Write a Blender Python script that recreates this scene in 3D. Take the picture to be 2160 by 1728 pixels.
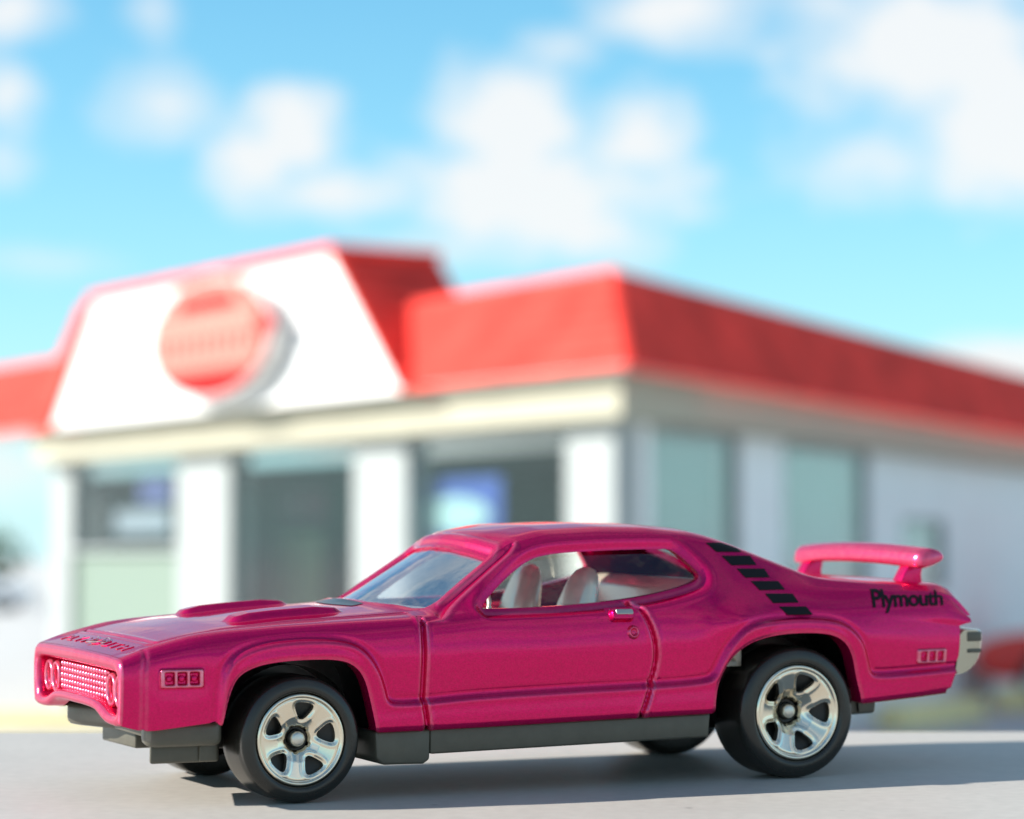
import bpy, bmesh, math, random
import numpy as np
from mathutils import Matrix, Vector
random.seed(7); rng = np.random.default_rng(7)
S = 0.001                                   # the toy is modelled in millimetres
scene = bpy.context.scene
for o in list(bpy.data.objects): bpy.data.objects.remove(o)

# ------------------------------------------------------------------ camera
F = 5500.0                                  # focal length in photo pixels (2160 wide)
PITCH = math.atan((1180 - 864) / F)         # horizon of the place at photo row 1180
CAMZ = 1.55
cam_d = bpy.data.cameras.new('camera'); cam = bpy.data.objects.new('camera', cam_d)
scene.collection.objects.link(cam); scene.camera = cam
cam.location = (0, 0, CAMZ); cam.rotation_euler = (math.pi / 2 + PITCH, 0, 0)
cam_d.sensor_width = 36; cam_d.lens = F / 2160 * 36
cam_d.clip_start = 0.01; cam_d.clip_end = 3000
cam_d.dof.use_dof = True; cam_d.dof.focus_distance = 0.1965
cam_d.dof.aperture_fstop = 44; cam_d.dof.aperture_blades = 0

# ------------------------------------------------------------------ light
SUN_EL = math.radians(27); SUN_AZ = math.radians(6.4)
SUN_DIR = Vector((-math.cos(SUN_EL) * math.cos(SUN_AZ), -math.cos(SUN_EL) * math.sin(SUN_AZ), math.sin(SUN_EL)))     # from the scene to the sun: left, low
sd = bpy.data.lights.new('sun', 'SUN'); sun = bpy.data.objects.new('sun', sd); scene.collection.objects.link(sun)
sd.energy = 5.0; sd.angle = math.radians(0.7); sd.color = (1.0, 0.94, 0.85)
sun.rotation_euler = SUN_DIR.to_track_quat('Z', 'Y').to_euler(); sun.location = (-6, 0, 8)

world = bpy.data.worlds.new('World'); scene.world = world; world.use_nodes = True
SKY_STRENGTH = 0.084
def build_sky():
    nt = world.node_tree; N = nt.nodes; L = nt.links; N.clear()
    out = N.new('ShaderNodeOutputWorld'); bg = N.new('ShaderNodeBackground'); bg.inputs['Strength'].default_value = SKY_STRENGTH
    L.new(bg.outputs[0], out.inputs[0])
    sky = N.new('ShaderNodeTexSky'); sky.sky_type = 'NISHITA'; sky.sun_disc = False
    sky.sun_elevation = SUN_EL; sky.sun_rotation = math.radians(-90) - SUN_AZ
    sky.air_density = 1.0; sky.dust_density = 0.15; sky.ozone_density = 2.5
    hsv = N.new('ShaderNodeHueSaturation'); hsv.inputs['Saturation'].default_value = 1.1; hsv.inputs['Value'].default_value = 1.15
    hsv.inputs['Hue'].default_value = 0.485
    L.new(sky.outputs[0], hsv.inputs['Color'])
    tc = N.new('ShaderNodeTexCoord'); sep = N.new('ShaderNodeSeparateXYZ'); L.new(tc.outputs['Generated'], sep.inputs[0])
    def M(op, a, b=None, c=None, clamp=False):
        n = N.new('ShaderNodeMath'); n.operation = op; n.use_clamp = clamp
        for i, v in enumerate((a, b, c)):
            if v is None: continue
            if isinstance(v, (int, float)): n.inputs[i].default_value = v
            else: L.new(v, n.inputs[i])
        return n.outputs[0]
    # azimuth and elevation of the direction, in degrees
    az = M('MULTIPLY', M('ARCTAN2', sep.outputs[0], sep.outputs[1]), 57.29578)
    el = M('MULTIPLY', M('ARCSINE', sep.outputs[2]), 57.29578)
    def noise(scale, detail, rough, off):
        mp = N.new('ShaderNodeMapping'); mp.inputs['Location'].default_value = off; mp.inputs['Scale'].default_value = (1, 1, 1.5)
        L.new(tc.outputs['Generated'], mp.inputs[0])
        n = N.new('ShaderNodeTexNoise'); n.inputs['Scale'].default_value = scale; n.inputs['Detail'].default_value = detail
        n.inputs['Roughness'].default_value = rough; L.new(mp.outputs[0], n.inputs['Vector'])
        return n.outputs[0]
    n1 = noise(17, 5, .6, (0, 0, 0)); n2 = noise(55, 3, .5, (4, 2, 1))
    wob = M('ADD', M('MULTIPLY', M('SUBTRACT', n1, .5), 1.7), M('MULTIPLY', M('SUBTRACT', n2, .5), 1.5))
    # cumulus clouds: centre azimuth, centre elevation, half width, half height (degrees), density
    def deg(px, py, rx, ry, w):
        a = math.degrees(math.atan((px - 1080) / F)); e = math.degrees(math.atan((1180 - py) / F))
        k = 180 / math.pi / F
        return a, e, rx * k, ry * k, w
    clouds = [deg(*c) for c in (
        (1090, 270, 165, 140, 1.0), (1160, 400, 300, 125, 1.0), (1340, 290, 120, 105, .9), (1190, 480, 230, 75, .75),
        (610, 285, 105, 95, .95), (530, 350, 105, 95, .85), (690, 405, 210, 60, .8),
        (1990, 110, 290, 165, .95), (2110, 270, 210, 190, .95), (1880, 350, 190, 90, .5), (1440, 20, 190, 75, .7), (1760, 10, 120, 60, .5),
        (1180, 95, 95, 55, .45), (340, 225, 120, 75, .5), (0, 220, 70, 80, .6), (20, 30, 100, 60, .6), (320, 25, 60, 70, .4),
        (2150, 775, 190, 60, 1.0), (80, 560, 170, 35, .3), (960, 520, 260, 45, .4), (-10, 350, 60, 60, .4), (-40, 990, 240, 70, .6),
        (-520, 300, 330, 190, 1.0), (2700, 240, 300, 200, 1.0), (500, -420, 520, 190, .9), (1700, -500, 420, 230, .9), (3500, 500, 500, 120, .9), (-1500, 350, 420, 240, .9))]
    vec = N.new('ShaderNodeCombineXYZ'); L.new(az, vec.inputs[0]); L.new(el, vec.inputs[1])
    lim = M('ADD', 1.38, M('MULTIPLY', wob, .75)); tot = None
    for a, e, rx, ry, w in clouds:
        ma = N.new('ShaderNodeVectorMath'); ma.operation = 'MULTIPLY_ADD'; L.new(vec.outputs[0], ma.inputs[0])
        ma.inputs[1].default_value = (1 / rx, 1 / ry, 0); ma.inputs[2].default_value = (-a / rx, -e / ry, 0)
        ln = N.new('ShaderNodeVectorMath'); ln.operation = 'LENGTH'; L.new(ma.outputs[0], ln.inputs[0])
        v = M('MULTIPLY', M('SUBTRACT', lim, ln.outputs['Value']), w * 1.2, clamp=True)
        tot = v if tot is None else M('MAXIMUM', tot, v)
    # unseen cumulus over the rest of the sky, cover raised to whiten the fill
    n3 = noise(5.5, 7, .58, (2.3, .7, .2))
    rest = M('MULTIPLY', M('SUBTRACT', n3, .43), 5.0, clamp=True)
    away = M('MULTIPLY', M('SUBTRACT', M('ADD', M('ABSOLUTE', az), M('MULTIPLY', M('ABSOLUTE', M('SUBTRACT', el, 5)), .9)), 16), .12, clamp=True)
    high = N.new('ShaderNodeMapRange'); L.new(el, high.inputs[0]); high.inputs[1].default_value = 28; high.inputs[2].default_value = 65; high.inputs[3].default_value = 1; high.inputs[4].default_value = .25  # cover thinned overhead so the car's shoulders reflect darker
    tot = M('MAXIMUM', tot, M('MULTIPLY', M('MULTIPLY', rest, high.outputs[0]), away))
    # haze towards the horizon, all the way round
    hz = M('POWER', 2.718, M('MULTIPLY', M('ABSOLUTE', el), -.16))
    hzm = N.new('ShaderNodeMix'); hzm.data_type = 'RGBA'; L.new(M('MULTIPLY', hz, .85), hzm.inputs[0])
    tint = N.new('ShaderNodeMix'); tint.data_type = 'RGBA'; tint.blend_type = 'MULTIPLY'; tint.inputs[0].default_value = 1
    L.new(hsv.outputs[0], tint.inputs[6]); tint.inputs[7].default_value = (.52, .93, 1.03, 1)
    L.new(tint.outputs[2], hzm.inputs[6]); hzm.inputs[7].default_value = (4.4, 6.3, 6.9, 1)
    mix = N.new('ShaderNodeMix'); mix.data_type = 'RGBA'
    L.new(M('MULTIPLY', tot, .92), mix.inputs[0]); L.new(hzm.outputs[2], mix.inputs[6]); mix.inputs[7].default_value = (5.9, 5.95, 5.95, 1)
    L.new(mix.outputs[2], bg.inputs['Color'])
build_sky()
world.cycles.sampling_method = "MANUAL"; world.cycles.sample_map_resolution = 512
scene.view_settings.view_transform = 'Standard'; scene.view_settings.look = 'None'
scene.view_settings.exposure = 0.95; scene.view_settings.gamma = 1
scene.render.engine = 'CYCLES'

# ------------------------------------------------------------------ helpers
COL = scene.collection
def tag(o, label=None, cat=None, group=None, kind=None):
    if label: o['label'] = label
    if cat: o['category'] = cat
    if group: o['group'] = group
    if kind: o['kind'] = kind
    return o
def empty(name, M=None, parent=None):
    o = bpy.data.objects.new(name, None); COL.objects.link(o); o.empty_display_size = .01
    if M is not None: o.matrix_world = M
    if parent: o.parent = parent
    return o
def obj(name, V, Fc, mat, parent=None, smooth=True, scale=1.0, normals=None, attr=None, bevel=0, angle=None):
    me = bpy.data.meshes.new(name)
    V = np.asarray(V, dtype=float) * scale
    if isinstance(Fc, np.ndarray): Fc = Fc.tolist()
    me.from_pydata(V.tolist(), [], Fc); me.update()
    if smooth: me.polygons.foreach_set('use_smooth', [True] * len(me.polygons))
    if mat: me.materials.append(mat)
    if attr:
        for k, v in attr.items():
            a = me.attributes.new(k, 'FLOAT', 'POINT'); a.data.foreach_set('value', np.asarray(v, dtype=np.float32))
    if normals is not None: me.normals_split_custom_set_from_vertices(np.asarray(normals).tolist())
    o = bpy.data.objects.new(name, me); COL.objects.link(o)
    if parent: o.parent = parent
    if bevel:
        b = o.modifiers.new('bevel', 'BEVEL'); b.width = bevel * scale; b.segments = 3; b.limit_method = 'ANGLE'; b.angle_limit = math.radians(35)
        me.polygons.foreach_set('use_smooth', [True] * len(me.polygons))
        b.harden_normals = False
    if angle:
        me.set_sharp_from_angle(angle=math.radians(angle))
    return o
def box_vf(x0, x1, y0, y1, z0, z1):
    V = [(x0, y0, z0), (x1, y0, z0), (x1, y1, z0), (x0, y1, z0), (x0, y0, z1), (x1, y0, z1), (x1, y1, z1), (x0, y1, z1)]
    return V, [(0, 3, 2, 1), (4, 5, 6, 7), (0, 1, 5, 4), (1, 2, 6, 5), (2, 3, 7, 6), (3, 0, 4, 7)]
class MB:
    def __init__(s): s.V = []; s.F = []
    def add(s, V, Fc):
        n = len(s.V); s.V += [tuple(v) for v in V]; s.F += [tuple(i + n for i in f) for f in Fc]; return s
    def box(s, *a): return s.add(*box_vf(*a))
    def prism_xz(s, poly, y0, y1):          # polygon in (x, z), counter-clockwise seen from -y
        n = len(poly); V = [(x, y0, z) for x, z in poly] + [(x, y1, z) for x, z in poly]
        Fc = [tuple(range(n)), tuple(range(2 * n - 1, n - 1, -1))] + [(i, i + n, (i + 1) % n + n, (i + 1) % n) for i in range(n)]
        return s.add(V, Fc)
    def prism_xy(s, poly, z0, z1):          # plan polygon (x, y), counter-clockwise seen from above
        n = len(poly); V = [(x, y, z0) for x, y in poly] + [(x, y, z1) for x, y in poly]
        return s.add(V, [tuple(range(n - 1, -1, -1)), tuple(range(n, 2 * n))] + [(i, (i + 1) % n, (i + 1) % n + n, i + n) for i in range(n)])
    def build(s, name, mat, parent=None, **k): return obj(name, s.V, s.F, mat, parent, **k)
def lathe_y(prof, n, cx, cz, y0=0.0):       # profile (r, y) turned round the y axis
    V = []; Fc = []; m = len(prof)
    for k in range(n):
        a = 2 * math.pi * k / n
        for r, y in prof: V.append((cx + r * math.cos(a), y0 + y, cz + r * math.sin(a)))
    for k in range(n):
        k2 = (k + 1) % n
        for j in range(m - 1): Fc.append((k * m + j, k * m + j + 1, k2 * m + j + 1, k2 * m + j))
    return V, Fc
def tube(path, r, n=8, closed=False):
    path = [Vector(p) for p in path]; V = []; Fc = []; m = len(path)
    for i, p in enumerate(path):
        if closed: t = path[(i + 1) % m] - path[i - 1]
        else: t = path[min(i + 1, m - 1)] - path[max(i - 1, 0)]
        t.normalize(); u = t.cross(Vector((0.13, 0.21, 0.97)));
        if u.length < 1e-6: u = t.cross(Vector((1, 0, 0)))
        u.normalize(); w = t.cross(u); rr = r[i] if isinstance(r, (list, tuple)) else r
        for k in range(n):
            a = 2 * math.pi * k / n; V.append(tuple(p + (u * math.cos(a) + w * math.sin(a)) * rr))
    for i in range(m if closed else m - 1):
        j = (i + 1) % m
        for k in range(n): Fc.append((i * n + k, i * n + (k + 1) % n, j * n + (k + 1) % n, j * n + k))
    if not closed: Fc += [tuple(range(n - 1, -1, -1)), tuple((m - 1) * n + k for k in range(n))]
    return V, Fc

# ------------------------------------------------------------------ materials
def mat(name, color, rough=.5, metal=0.0, coat=0.0, spec=None, bump=None, var=None, trans=0, emis=None, ior=None):
    """bump=(scale, strength, distance) noise relief; var=(scale, amount) noise in colour"""
    m = bpy.data.materials.new(name); m.use_nodes = True; nt = m.node_tree; b = nt.nodes['Principled BSDF']
    b.inputs['Base Color'].default_value = (*color, 1); b.inputs['Roughness'].default_value = rough; b.inputs['Metallic'].default_value = metal
    b.inputs['Coat Weight'].default_value = coat; b.inputs['Coat Roughness'].default_value = .06
    if spec is not None: b.inputs['Specular IOR Level'].default_value = spec
    if ior: b.inputs['IOR'].default_value = ior
    if trans: b.inputs['Transmission Weight'].default_value = trans
    tc = nt.nodes.new('ShaderNodeTexCoord')
    if var:
        n = nt.nodes.new('ShaderNodeTexNoise'); n.inputs['Scale'].default_value = var[0]; n.inputs['Detail'].default_value = 6
        nt.links.new(tc.outputs['Object'], n.inputs['Vector'])
        r = nt.nodes.new('ShaderNodeMapRange'); r.inputs[1].default_value = .25; r.inputs[2].default_value = .75
        r.inputs[3].default_value = 1 - var[1]; r.inputs[4].default_value = 1 + var[1]
        nt.links.new(n.outputs[0], r.inputs[0])
        mx = nt.nodes.new('ShaderNodeVectorMath'); mx.operation = 'SCALE'; mx.inputs[0].default_value = color
        nt.links.new(r.outputs[0], mx.inputs['Scale']); nt.links.new(mx.outputs[0], b.inputs['Base Color'])
    if bump:
        n = nt.nodes.new('ShaderNodeTexNoise'); n.inputs['Scale'].default_value = bump[0]; n.inputs['Detail'].default_value = 4
        nt.links.new(tc.outputs['Object'], n.inputs['Vector'])
        bm = nt.nodes.new('ShaderNodeBump'); bm.inputs['Strength'].default_value = bump[1]; bm.inputs['Distance'].default_value = bump[2]
        nt.links.new(n.outputs[0], bm.inputs['Height']); nt.links.new(bm.outputs[0], b.inputs['Normal'])
    return m
def paint_mat():
    m = bpy.data.materials.new('magenta_metallic_paint'); m.use_nodes = True; nt = m.node_tree; N = nt.nodes; L = nt.links
    b = N['Principled BSDF']; tc = N.new('ShaderNodeTexCoord')
    b.inputs['Metallic'].default_value = .72; b.inputs['Roughness'].default_value = .22
    b.inputs['Coat Weight'].default_value = .65; b.inputs['Coat Roughness'].default_value = .04; b.inputs['Coat IOR'].default_value = 1.42; b.inputs['Specular IOR Level'].default_value = .15; b.inputs['Coat Tint'].default_value = (.92, .40, .58, 1); b.inputs['Specular Tint'].default_value = (.95, .12, .35, 1)
    fl = N.new('ShaderNodeTexVoronoi'); fl.inputs['Scale'].default_value = 14000; L.new(tc.outputs['Object'], fl.inputs['Vector'])
    sc = N.new('ShaderNodeSeparateColor'); L.new(fl.outputs['Color'], sc.inputs[0])
    r = N.new('ShaderNodeMapRange'); r.inputs[3].default_value = .84; r.inputs[4].default_value = 1.16; L.new(sc.outputs[0], r.inputs[0])
    base = N.new('ShaderNodeVectorMath'); base.operation = 'SCALE'; base.inputs[0].default_value = (.70, .001, .15)
    L.new(r.outputs[0], base.inputs['Scale'])
    # paint worn thin on sharp edges, plus sunlit paleness painted on nose and wing
    at = N.new('ShaderNodeAttribute'); at.attribute_name = 'wear_sunlit'
    nz = N.new('ShaderNodeTexNoise'); nz.inputs['Scale'].default_value = 1800; nz.inputs['Detail'].default_value = 5; L.new(tc.outputs['Object'], nz.inputs['Vector'])
    mm = N.new('ShaderNodeMath'); mm.operation = 'MULTIPLY'; L.new(at.outputs['Fac'], mm.inputs[0])
    nr_ = N.new('ShaderNodeMapRange'); nr_.inputs[1].default_value = .3; nr_.inputs[2].default_value = .7; nr_.inputs[3].default_value = .5; nr_.inputs[4].default_value = 1.0
    L.new(nz.outputs[0], nr_.inputs[0]); L.new(nr_.outputs[0], mm.inputs[1])
    mx = N.new('ShaderNodeMix'); mx.data_type = 'RGBA'; L.new(mm.outputs[0], mx.inputs[0]); L.new(base.outputs[0], mx.inputs[6])
    mx.inputs[7].default_value = (.82, .52, .54, 1); L.new(mx.outputs[2], b.inputs['Base Color'])
    # orange peel plus tilted flakes
    op = N.new('ShaderNodeTexNoise'); op.inputs['Scale'].default_value = 650; op.inputs['Detail'].default_value = 2; L.new(tc.outputs['Object'], op.inputs['Vector'])
    bm = N.new('ShaderNodeBump'); bm.inputs['Strength'].default_value = .25; bm.inputs['Distance'].default_value = .00004; L.new(op.outputs[0], bm.inputs['Height'])
    bf = N.new('ShaderNodeBump'); bf.inputs['Strength'].default_value = .06; bf.inputs['Distance'].default_value = .00004
    L.new(sc.outputs[1], bf.inputs['Height']); L.new(bm.outputs[0], bf.inputs['Normal'])
    L.new(bf.outputs[0], b.inputs['Normal']); L.new(bm.outputs[0], b.inputs['Coat Normal'])
    return m
PAINT = paint_mat()
CHROME = mat('chrome_plating', (.80, .72, .58), .16, 1.0, bump=(900, .12, .00004))
CREAM = mat('vacuum_metal_interior', (.84, .78, .66), .28, .45, bump=(1500, .2, .0001))
BASE = mat('grey_plastic_base', (.078, .074, .056), .40, 0, bump=(2500, .15, .00003), var=(900, .12))
BLACK = mat('black_plastic', (.008, .008, .008), .28, 0, bump=(1200, .25, .0001))
TYRE = mat('black_tyre_plastic', (.017, .016, .013), .27, 0, bump=(3000, .15, .00003), var=(800, .15))
SPOKEHOLE = mat('dark_wheel_centre', (.018, .018, .017), .5, 0)
AXLE = mat('steel_axle', (.62, .60, .54), .38, 1.0)
PRINT = mat('black_print', (.004, .003, .004), .5, spec=.2)
HANDLE = mat('worn_metal', (.40, .40, .37), .4, .9)
GREYLINE = mat('grey_ink', (.2, .2, .2), .4)
def glass_mat(name, tint, refl, rough=.03):
    m = bpy.data.materials.new(name); m.use_nodes = True; nt = m.node_tree; N = nt.nodes; L = nt.links; N.clear()
    out = N.new('ShaderNodeOutputMaterial'); tr = N.new('ShaderNodeBsdfTransparent'); tr.inputs[0].default_value = (*tint, 1)
    gl = N.new('ShaderNodeBsdfGlossy'); gl.inputs['Roughness'].default_value = rough; gl.inputs[0].default_value = (.95, .97, 1, 1)
    lw = N.new('ShaderNodeLayerWeight'); lw.inputs[0].default_value = .5
    fr = N.new('ShaderNodeMath'); fr.operation = 'POWER'; fr.inputs[1].default_value = 5; L.new(lw.outputs['Facing'], fr.inputs[0])
    mp = N.new('ShaderNodeMath'); mp.operation = 'MULTIPLY_ADD'; mp.inputs[1].default_value = .94 - refl; mp.inputs[2].default_value = .046 + refl; mp.use_clamp = True
    L.new(fr.outputs[0], mp.inputs[0]); mx = N.new('ShaderNodeMixShader'); L.new(mp.outputs[0], mx.inputs[0])
    tc = N.new('ShaderNodeTexCoord'); nz = N.new('ShaderNodeTexNoise'); nz.inputs['Scale'].default_value = 320; nz.inputs['Detail'].default_value = 3
    L.new(tc.outputs['Object'], nz.inputs['Vector']); bm = N.new('ShaderNodeBump'); bm.inputs['Strength'].default_value = .3; bm.inputs['Distance'].default_value = .0003
    L.new(nz.outputs[0], bm.inputs['Height']); L.new(bm.outputs[0], gl.inputs['Normal'])
    L.new(tr.outputs[0], mx.inputs[1]); L.new(gl.outputs[0], mx.inputs[2]); L.new(mx.outputs[0], out.inputs[0])
    return m
CARGLASS = glass_mat('clear_plastic_window', (.93, .94, .91), .02)
WINDSHIELD = glass_mat('clear_plastic_windshield', (.9, .92, .92), .40, .10)

# ------------------------------------------------------------------ frames
H = 22.475                                   # lens height over the ledge, mm
TILT = PITCH - math.atan((1050 - 864) / F)   # the ledge top slopes down a little towards the lens
ML = Matrix.Translation((0, 0, CAMZ)) @ Matrix.Rotation(TILT, 4, 'X') @ Matrix.Translation((0, 0, -H * S))
YAW = math.radians(24.37)
MC = ML @ Matrix.Translation((-15.47 * S, 192.03 * S, 0)) @ Matrix.Rotation(YAW, 4, 'Z')
# car frame (mm): x to the tail, y from the near side to the far side, z up; origin where the near front wheel touches
CL = np.array(MC.inverted() @ Vector((0, 0, CAMZ))) / S
RC = np.array(MC.to_3x3().inverted() @ cam.rotation_euler.to_matrix())
def ray(u, v): return RC @ np.array([(u - 1080) / F, -(v - 864) / F, -1.0])
def U(u, v, y):                              # photo pixel + the y of the panel it lies on -> (x, z)
    d = ray(u, v); q = CL + (y - CL[1]) / d[1] * d; return q[0], q[2]
def UX(u, v, x):
    d = ray(u, v); q = CL + (x - CL[0]) / d[0] * d; return q[1], q[2]

# ------------------------------------------------------------------ ledge and lot
LEDGE = mat('smooth_grey_ledge_paint', (.41, .386, .352), .55, 0, bump=(2600, .12, .00005), var=(60, .05))
def dusty(m):
    nt = m.node_tree; N = nt.nodes; L = nt.links; b = N['Principled BSDF']; src = b.inputs['Base Color'].links[0].from_socket
    tc = N.new('ShaderNodeTexCoord'); v = N.new('ShaderNodeTexVoronoi'); v.inputs['Scale'].default_value = 140; v.inputs['Randomness'].default_value = 1; L.new(tc.outputs['Object'], v.inputs['Vector'])
    sp = N.new('ShaderNodeMapRange'); sp.inputs[1].default_value = .022; sp.inputs[2].default_value = .055; sp.inputs[3].default_value = .62; sp.inputs[4].default_value = 1; L.new(v.outputs['Distance'], sp.inputs[0])
    n = N.new('ShaderNodeTexNoise'); n.inputs['Scale'].default_value = 900; n.inputs['Detail'].default_value = 5; L.new(tc.outputs['Object'], n.inputs['Vector'])
    r = N.new('ShaderNodeMapRange'); r.inputs[1].default_value = .3; r.inputs[2].default_value = .7; r.inputs[3].default_value = .94; r.inputs[4].default_value = 1.05; L.new(n.outputs[0], r.inputs[0])
    k = N.new('ShaderNodeMath'); k.operation = 'MULTIPLY'; L.new(sp.outputs[0], k.inputs[0]); L.new(r.outputs[0], k.inputs[1])
    x = N.new('ShaderNodeVectorMath'); x.operation = 'SCALE'; L.new(src, x.inputs[0]); L.new(k.outputs[0], x.inputs['Scale']); L.new(x.outputs[0], b.inputs['Base Color'])
dusty(LEDGE)
LOT = mat('pale_concrete_lot', (.54, .53, .51), .85, 0, bump=(40, .3, .01), var=(.8, .12))
def ledge():
    T = [ML @ Vector((x, y, 0)) for x, y in ((-.8, -.3), (.8, -.3), (.8, .2535), (-.8, .2535))]
    V = [tuple(t) for t in T] + [(t.x, t.y, -.002) for t in T]
    o = obj('ledge', V, [(0, 1, 2, 3), (7, 6, 5, 4), (0, 4, 5, 1), (1, 5, 6, 2), (2, 6, 7, 3), (3, 7, 4, 0)], LEDGE, smooth=False)
    b = o.modifiers.new('bevel', 'BEVEL'); b.width = .002; b.segments = 3
    tag(o, 'smooth grey ledge the pink toy car stands on', 'ledge', kind='structure')
ledge()
tag(obj('parking_lot', [(-900, -300, 0), (900, -300, 0), (900, 1800, 0), (-900, 1800, 0)], [(0, 1, 2, 3)], LOT, smooth=False),
    'pale concrete parking lot around the restaurant', 'parking lot', kind='structure')

# ------------------------------------------------------------------ toy car: body shell
CAR = empty('toy_car', MC)
tag(CAR, 'pink metallic die-cast muscle car with rear wing on the grey ledge', 'toy car')
C = 13.05
X0, X1 = -13.3, 60.5
NX = 560
xs = np.linspace(X0, X1, NX)
def curve(keys, sig=.6):
    k = sorted(keys.items()); xk = [a for a, _ in k]; yk = [b for _, b in k]
    pad = int(4 * sig / (xs[1] - xs[0])) + 2; h = xs[1] - xs[0]
    xx = np.concatenate([xs[0] - h * np.arange(pad, 0, -1), xs, xs[-1] + h * np.arange(1, pad + 1)])
    yy = np.interp(xx, xk, yk)
    yy[:pad] = 2 * yy[pad] - yy[pad + 1:2 * pad + 1][::-1]; yy[-pad:] = 2 * yy[-pad - 1] - yy[-2 * pad - 1:-pad - 1][::-1]
    g = np.exp(-.5 * (np.arange(-pad, pad + 1) * h / sig) ** 2); g /= g.sum()
    return np.convolve(yy, g, 'same')[pad:-pad]
sill_z = curve({-13.4: 6.1, -11.8: 5.64, -6: 6.25, 0: 5.6, 6: 5.3, 14: 5.38, 28: 5.66, 34.6: 5.75, 42: 6.0, 48.5: 6.1, 56.4: 6.41, 60.6: 6.6})
sill_d = curve({-13.4: 12.3, -11: 12.85, -5: 13.0, 6: 13.05, 34: 13.1, 48: 13.0, 57: 12.5, 60.6: 12.2})
cre_z = curve({-13.4: 7.3, -10: 7.0, -6: 7.0, 6: 7.0, 10: 7.2, 14: 7.46, 23: 7.71, 28.6: 7.77, 34: 8.08, 48.7: 8.01, 56.7: 8.33, 60: 8.5})
cre_d = curve({-13.4: 12.55, -11: 12.95, -5: 13.0, 6: 12.95, 34: 12.95, 48: 13.0, 57: 12.6, 60: 12.3})
mid_z = curve({-13.4: 8.7, -10: 9.2, -3: 10.3, 6: 10.5, 14: 10.6, 28: 10.9, 36: 11.2, 42: 11.6, 48: 11.2, 57: 10.5})
mid_d = curve({-13.4: 12.65, -11: 12.98, -4: 13.25, 6: 13.3, 10: 13.4, 20: 13.5, 28: 13.4, 34: 13.45, 39: 13.75, 45: 13.7, 50: 13.4, 57: 12.85, 60: 12.5}, 1.2)
upp_z = curve({-13.4: 9.9, -11.5: 10.5, -8: 11.2, -5: 11.6, 0: 12.0, 5: 12.2, 10: 12.4, 14: 12.6, 20: 12.7, 28: 12.9, 34: 13.0, 38: 13.3, 44: 13.3, 50: 13.2, 57: 12.9, 60: 12.5})
upp_d = curve({-13.4: 12.65, -11: 12.85, -5: 12.95, 5: 13.0, 14: 13.1, 28: 13.1, 34: 13.05, 40: 13.2, 46: 13.1, 52: 12.8, 57: 12.5, 60: 12.2}, 1.2)
sho_z = curve({-13.4: 10.7, -11.6: 11.4, -8.1: 12.3, -5.5: 12.65, -.9: 12.95, 4.7: 13.2, 10.4: 13.35, 15: 13.6, 20: 13.65, 25: 13.85, 28.6: 14.05, 34: 14.4, 38: 14.5, 44: 14.4, 48: 14.2, 55: 13.85, 58: 13.75, 59.4: 13.3, 60.4: 12.5})
sho_d = curve({-13.4: 12.45, -11: 12.4, -5: 12.3, 5: 12.4, 10: 12.6, 15: 12.7, 28: 12.6, 34: 12.4, 40: 12.4, 46: 12.4, 52: 12.3, 57: 12.1, 60: 11.9}, 1.0)
win_z = curve({-13.4: 10.9, -11.6: 11.6, -8.1: 12.5, -5.5: 12.8, -.9: 13.1, 4.7: 13.35, 10.4: 13.55, 13: 13.8, 15: 13.93, 20.5: 13.97, 25: 14.22, 28.6: 14.55, 31.8: 15.1, 34.1: 15.6, 37: 15.7, 40: 15.5, 44: 15.2, 48: 14.95, 52: 14.8, 57: 14.65, 59: 14.2, 60.4: 12.7})
win_d = curve({-13.4: 11.6, -8: 11.3, 5: 11.3, 9: 11.5, 12: 11.95, 15: 12.1, 28: 11.95, 34: 11.6, 38: 11.5, 44: 11.7, 50: 11.8, 57: 11.6, 60: 11.4}, .8)
edg_z = curve({-13.4: 10.95, -10.3: 11.75, -8: 12.3, -4.85: 12.77, -.2: 13.2, 4.7: 13.45, 10.3: 13.75, 11.2: 13.85, 18.4: 18.6, 19.2: 18.95, 21.7: 19.42, 26.9: 19.66, 31: 19.64, 34: 19.45, 36.4: 19.05, 38.2: 18.5, 40.5: 17.65, 42.8: 16.75, 44.4: 16.15, 46: 15.82, 48.3: 15.6, 51.5: 15.4, 55.3: 15.3, 58.1: 15.15, 59.3: 14.65, 60.0: 13.8, 60.5: 12.6}, .45)
edg_d = curve({-13.4: 10.1, 10.4: 9.9, 11.3: 10.05, 15: 9.75, 18.5: 9.25, 21.7: 8.9, 27: 8.75, 31: 8.75, 36.4: 9.0, 40: 9.6, 44: 10.4, 48: 10.8, 55: 10.7, 58: 10.5, 60: 10.3}, .8)
inn_d = edg_d - curve({-13: .9, 10: .9, 14: .75, 19: 1.2, 36: 1.2, 44: .8, 60: .8})
inn_z = curve({-13.4: 11.0, -10.3: 11.85, -8: 12.4, -4.85: 12.88, -.2: 13.32, 4.7: 13.58, 9.8: 13.88, 11.0: 14.0, 18.2: 18.95, 19.2: 19.45, 21.7: 19.95, 26.9: 20.18, 31: 20.12, 35: 19.75, 36.6: 19.4, 38.4: 18.8, 45.3: 16.05, 47: 15.85, 51.5: 15.55, 55.3: 15.5, 58.1: 15.35, 59.3: 14.85, 60.0: 14.0, 60.5: 12.9}, .4)
qua_d = curve({-13.4: 5, 10: 5, 18: 4.6, 36: 4.6, 60: 5})
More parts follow.
